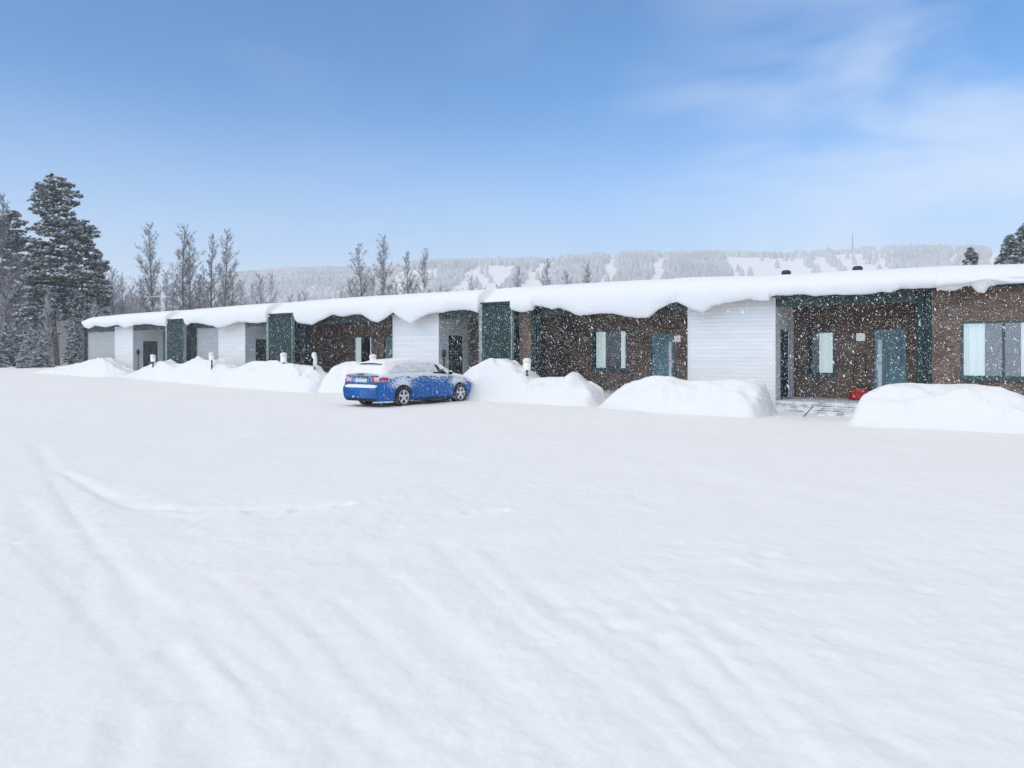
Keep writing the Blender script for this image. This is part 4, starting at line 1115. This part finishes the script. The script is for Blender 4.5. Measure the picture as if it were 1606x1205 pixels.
# bare birches
b1 = bare_tree(1, 18, .31, dens=1.15); b2 = bare_tree(2, 18, .32, stems=2, dens=1.05); b3 = bare_tree(5, 18, .24, dens=1.15); b4 = bare_tree(9, 9, .34, dens=.9, twig='frost')
b5 = bare_tree(14, 18, .28, dens=1.0, tw=1.9); b6 = bare_tree(15, 18, .34, dens=1.05, tw=1.9)
BT = [('b1',b1,18,239,349,86,'bare birch standing alone, leftmost of the tall bare trees above the roof',.2,.9),
 ('b2',b2,18,290,353,86,'twin stemmed bare birch between the lone birch and the next pair',1.1,.85),
 ('b3',b3,18,333,367,90,'slender bare tree just right of the twin stemmed birch',2,1.0),
 ('b1',b1,18,353,359,88,'bare tree with a wide crown, last of the left cluster of tall birches',3.1,.85),
 ('b3',b3,18,5,303,74,'thin bare tree with a bare spire at the left edge',1.5,1.0),
 ('b5',b5,18,569,379,112,'pointed bare tree, first of the four in the middle of the skyline',.3,1.1),
 ('b6',b6,18,606,372,112,'tallest of the four bare trees in the middle of the skyline',4.0,.75),
 ('b5',b5,18,637,392,118,'narrow bare tree, third of the four in the middle of the skyline',5.1,.95),
 ('b6',b6,18,666,392,114,'dense bare tree, last of the four in the middle of the skyline',2.4,.7),
 ('b5',b5,18,817,417,150,'small narrow bare tree above the roof, first of the four right of the middle',.9,1.0),
 ('b6',b6,18,856,408,145,'small bare tree with an open crown, second of the four right of the middle',1.9,.8),
 ('b5',b5,18,884,423,150,'smallest pointed bare tree right of the middle',2.9,1.1),
 ('b6',b6,18,925,415,150,'rounded small bare tree, last of the four right of the middle',3.9,.75)]
for k, pr, H0, x, y, Z, lab, rz, sx in BT: put(k, pr, H0, x, y, Z, lab, 'birch tree', GB, rz, sx)
ST = [(176,418,84),(192,432,82),(206,448,88),(220,436,92),(160,404,92),(262,424,100),(272,440,96),(312,430,104),(320,420,108),(378,440,104),(395,444,120),(408,430,122),(427,429,122),(455,462,130),(468,458,130),(478,456,128),(536,455,130),(548,437,120),(585,430,124),(622,440,126),(652,440,126),(690,448,130),(720,455,135),(740,432,140),(757,452,150),(700,452,140),(783,447,160),(600,450,120),(640,445,130),(248,455,84),(300,460,90),(345,450,96),(364,430,100),(185,470,78),(30,400,80),(40,440,72),(10,430,72),(75,450,66),(150,470,66),(130,480,68)]
for i, (x, y, Z) in enumerate(ST):
    o = put('b4', b4, 9, x, y, Z, 'low bare frosted tree in the brush behind the row house', 'bare tree', 'low bare trees in the brush behind the house', i*1.7, 1.0+.25*math.sin(i*3))
# far brush line that reads as one mass
R_ = random.Random(4); tb = TB()
for i in range(1500):
    x = R_.choice([R_.uniform(-120, 380), R_.uniform(-120, 760), R_.uniform(-120, 200)]); Z = R_.uniform(82, 175); X_, Y_ = ang(x, Z); h_ = R_.uniform(3, 8)*(1.35 if x < 230 else .9); z0 = gz(X_, Y_)-.1
    top = Vector((X_+R_.uniform(-.5,.5), Y_+R_.uniform(-.5,.5), z0+h_)); bs = Vector((X_, Y_, z0)); tb.seg(bs, top, .06, .012)
    for _ in range(30):
        c = bs.lerp(top, R_.uniform(.15, .95)); a = R_.uniform(0, 6.28); l = h_*R_.uniform(.08, .26)
        e2 = c+Vector((math.cos(a)*l, math.sin(a)*l, l*R_.uniform(.2,1.2))); tb.seg(c, e2, .018, .006)
        a2 = a+R_.uniform(-1,1); e3 = c.lerp(e2,.5)+Vector((math.cos(a2)*l*.5, math.sin(a2)*l*.5, l*R_.uniform(.0,.6))); tb.seg(c.lerp(e2,.4), e3, .012, .005)
V, f = tb.arrays(); o = mk('far_brush', V, f, M['frost']); tag(o, kind='stuff')
# grey shed and aerial behind
X_, Y_ = ang(75, 76); z0 = gz(X_, Y_); e_ = empty('garden_shed', (X_, Y_, z0), TH); tag(e_, 'small weathered grey plank shed half hidden behind the pines at the left', 'shed')
m = MB(); m.box(-.62,.62,-1,1,-.1,3.3); m.build('wall', siding('shed_boards', (.34,.35,.35), .16, vertical=True), e_)
m = MB(); m.box(-.75,.75,-1.15,1.15,3.302,3.40); m.build('roof', M['fascia'], e_)
m = MB(); m.box(-.77,.77,-1.17,1.17,3.402,3.62); o = m.build('roof_snow_cap', M['roofsnow'], e_, True); bv = o.modifiers.new('b', 'BEVEL'); bv.width = .09; bv.segments = 3
X_, Y_ = ang(254, 62); e_ = empty('radio_mast', (X_, Y_, gz(X_, Y_)), TH); tag(e_, 'frosty aerial pole with two crossbars behind the roof at the left', 'aerial')
zt_ = EYE+(HZ-443)*62/F-e_.location.z
m = MB(); m.tube([(0,0,-.3),(0,0,zt_)], [.035,.025], 8); m.build('pole', M['treesnow'], e_)
for dz, l in ((.25, .75), (1.25, .95)):
    m = MB(); m.tube([(-l,0,zt_-dz),(l*.8,0,zt_-dz)], [.022,.022], 6); m.build('crossbar', M['treesnow'], e_)

# ------------------------------------------------------------------ hills with ski slopes and their forest
RB = [(-700,556),(0,552),(150,535),(250,500),(330,452),(380,437),(450,433),(600,430),(700,425),(800,424),(900,418),(1000,413),(1150,412),(1240,414),(1262,411),(1330,406),(1450,404),(1560,405),(1700,409),(1900,416),(2600,440)]
ZR = 1050.0
def hill_h(xp, zc):
    top = (HZ-np.interp(xp, [p[0] for p in RB], [p[1] for p in RB]))/F*ZR+EYE
    t = sstep(330, ZR, zc)**.9
    h = top*t*(1+.03*fbm(xp*.012, zc*.006, 3))
    return np.where(zc > ZR, top*(1-.25*sstep(ZR, ZR+900, zc)), h)
xp = np.linspace(-700, 2600, 420); zz = np.concatenate([np.linspace(300, 1050, 60), np.linspace(1080, 2000, 10)])
A, B = np.meshgrid(zz, xp, indexing='ij')
wx, wy = ang(B, A)
Hh = hill_h(B, A)+.55
Hh[0] = -.5
o = mk('hills', np.stack([wx, wy, Hh], -1).reshape(-1, 3), grid_faces(len(zz), len(xp)), M['snow'], smooth=True)
o.data.flip_normals(); tag(o, kind='structure')
# white ski runs: photo column ranges (at the ridge) kept clear, with a lower limit
def is_slope(x, t):
    for a, b, t0, t1, sl in [(958,974,0,1,-10),(1038,1056,0,1,-14),(1241,1266,0,1.0,30),(1266,1330,0,.90,40),(1488,1500,0,1,0),(1550,1640,0,1,0),(862,898,0,.93,-30),(775,850,0,.80,-40),(1115,1240,0,.86,20),(655,720,0,.72,-30),(1318,1345,.0,.86,10),(1365,1385,0,.97,5)]:
        if t0 <= t <= t1 and a+sl*(1-t)*3 <= x <= b+sl*(1-t)*3+12*(1-t): return True
    return False
R_ = np.random.default_rng(31)
mats = newmat('far_forest', (.05,.055,.06), .9, spec=.1); noise_mix(mats, (.47,.48,.49), (.58,.59,.60), .02)  # frosted trees, paled further so the colour carries part of the distance haze
Vs = []; Fs = []; cnt = 0
while cnt < 15000:
    x = R_.uniform(200, 1750); z_ = 560+R_.random()**.7*530
    t = (z_-330)/(ZR-330)
    if z_ <= ZR and is_slope(x+4*math.sin(z_*.05), t) and R_.random() > .02: continue
    if z_ > ZR and (1241 < x < 1262 or 1038 < x < 1054 or 1488 < x < 1500 or x > 1552): continue
    dens = 1.0 if x > 640 else 1.0
    wx_, wy_ = ang(x, z_); h0 = float(hill_h(np.array([x]), np.array([z_]))[0])
    H = R_.uniform(8, 12)*(1.3 if R_.random() < .01 else 1); r = H*.30
    if x < 640: H *= .55
    a0 = R_.random()*6; n = 5
    vv = []
    for k in range(n): a = a0+2*math.pi*k/n; vv.append((wx_+r*math.cos(a), wy_+r*math.sin(a), h0+.3))
    for k in range(n): a = a0+2*math.pi*k/n; vv.append((wx_+r*.75*math.cos(a), wy_+r*.75*math.sin(a), h0+H*.55))
    vv.append((wx_, wy_, h0+H))
    b = len(Vs); Vs += vv
    for k in range(n): Fs.append((b+k, b+(k+1)%n, b+n+(k+1)%n, b+n+k)); Fs.append((b+n+k, b+n+(k+1)%n, b+2*n))
    cnt += 1
o = mk('distant_forest', Vs, Fs, mats); tag(o, kind='stuff')
wx_, wy_ = ang(1337, ZR-10); hb_ = float(hill_h(np.array([1337.]), np.array([ZR-10]))[0])
e_ = empty('mast', (wx_, wy_, hb_)); tag(e_, 'thin tall mast standing on the far hill ridge at the right', 'mast')
zt_ = EYE+(HZ-368)*(ZR-10)/F-hb_
m = MB(); m.tube([(0,0,0),(0,0,zt_)], [.75,.55], 6); m.build('shaft', M['dark'], e_)
m = MB(); m.tube([(0,0,zt_+.01),(0,0,zt_+6)], [.25,.15], 5); m.build('antenna', M['dark'], e_)

# ------------------------------------------------------------------ falling snow
R_ = np.random.default_rng(77)
def flakes(n, xr, yr, zr, s0, s1, asp, name):
    C = np.stack([R_.uniform(*xr, n), R_.uniform(*yr, n), R_.uniform(*zr, n)], 1)
    s = s0+(s1-s0)*R_.random(n)**2.5
    d = np.array([.42, -.10, -.9])+R_.normal(0, .16, (n, 3)); d /= np.linalg.norm(d, axis=1, keepdims=True)
    u = np.cross(d, [0, 1, 0.2]); u /= np.linalg.norm(u, axis=1, keepdims=True); v = np.cross(d, u)
    a = (asp[0]+(asp[1]-asp[0])*R_.random(n)**2)
    j = lambda: (R_.random(n)*.5+.75)[:, None]
    S = s[:, None]
    V = np.stack([C+d*S*a[:, None]*j(), C-d*S*a[:, None]*j(), C+u*S*j(), C-u*S*j(), C+v*S*j(), C-v*S*j()], 1).reshape(-1, 3)
    o = (np.arange(n)*6)[:, None]
    f = np.concatenate([o+np.array([q]) for q in [(0,2,4),(0,4,3),(0,3,5),(0,5,2),(1,4,2),(1,3,4),(1,5,3),(1,2,5)]])
    return V, f
parts = [flakes(30000, (-52, 3), (14.5, 20.15), (0.05, 3.15), .0035, .0105, (1, 2.3), ''),
         flakes(2600, (-26, 3), (11, 18), (0.2, 2.75), .004, .011, (1.5, 5), ''),
         flakes(17000, (-18, 3), (15.5, 20.15), (0.1, 3.2), .0035, .009, (1, 2.2), ''),
         flakes(130, (-14, 2), (9.5, 15), (1.0, 2.6), .009, .014, (2.2, 4.5), '')]
V = []; f = []; o_ = 0
for a, b in parts: V.append(a); f.append(b+o_); o_ += len(a)
o = mk('falling_snow', np.vstack(V), np.vstack(f), M['flake']); tag(o, kind='stuff')

# ------------------------------------------------------------------ haze
hm = bpy.data.materials.new('haze_air'); hm.use_nodes = True; hm.node_tree.nodes.clear()
a_ = hm.node_tree.nodes.new('ShaderNodeOutputMaterial'); b_ = hm.node_tree.nodes.new('ShaderNodeVolumePrincipled')
b_.inputs['Color'].default_value = (.97,.98,1,1); b_.inputs['Density'].default_value = .00068; b_.inputs['Anisotropy'].default_value = .0
hm.node_tree.links.new(b_.outputs[0], a_.inputs['Volume'])
m = MB(); m.box(-3300, 3300, -3300, 3300, -2, 175); o = m.build('haze', hm); tag(o, kind='stuff')
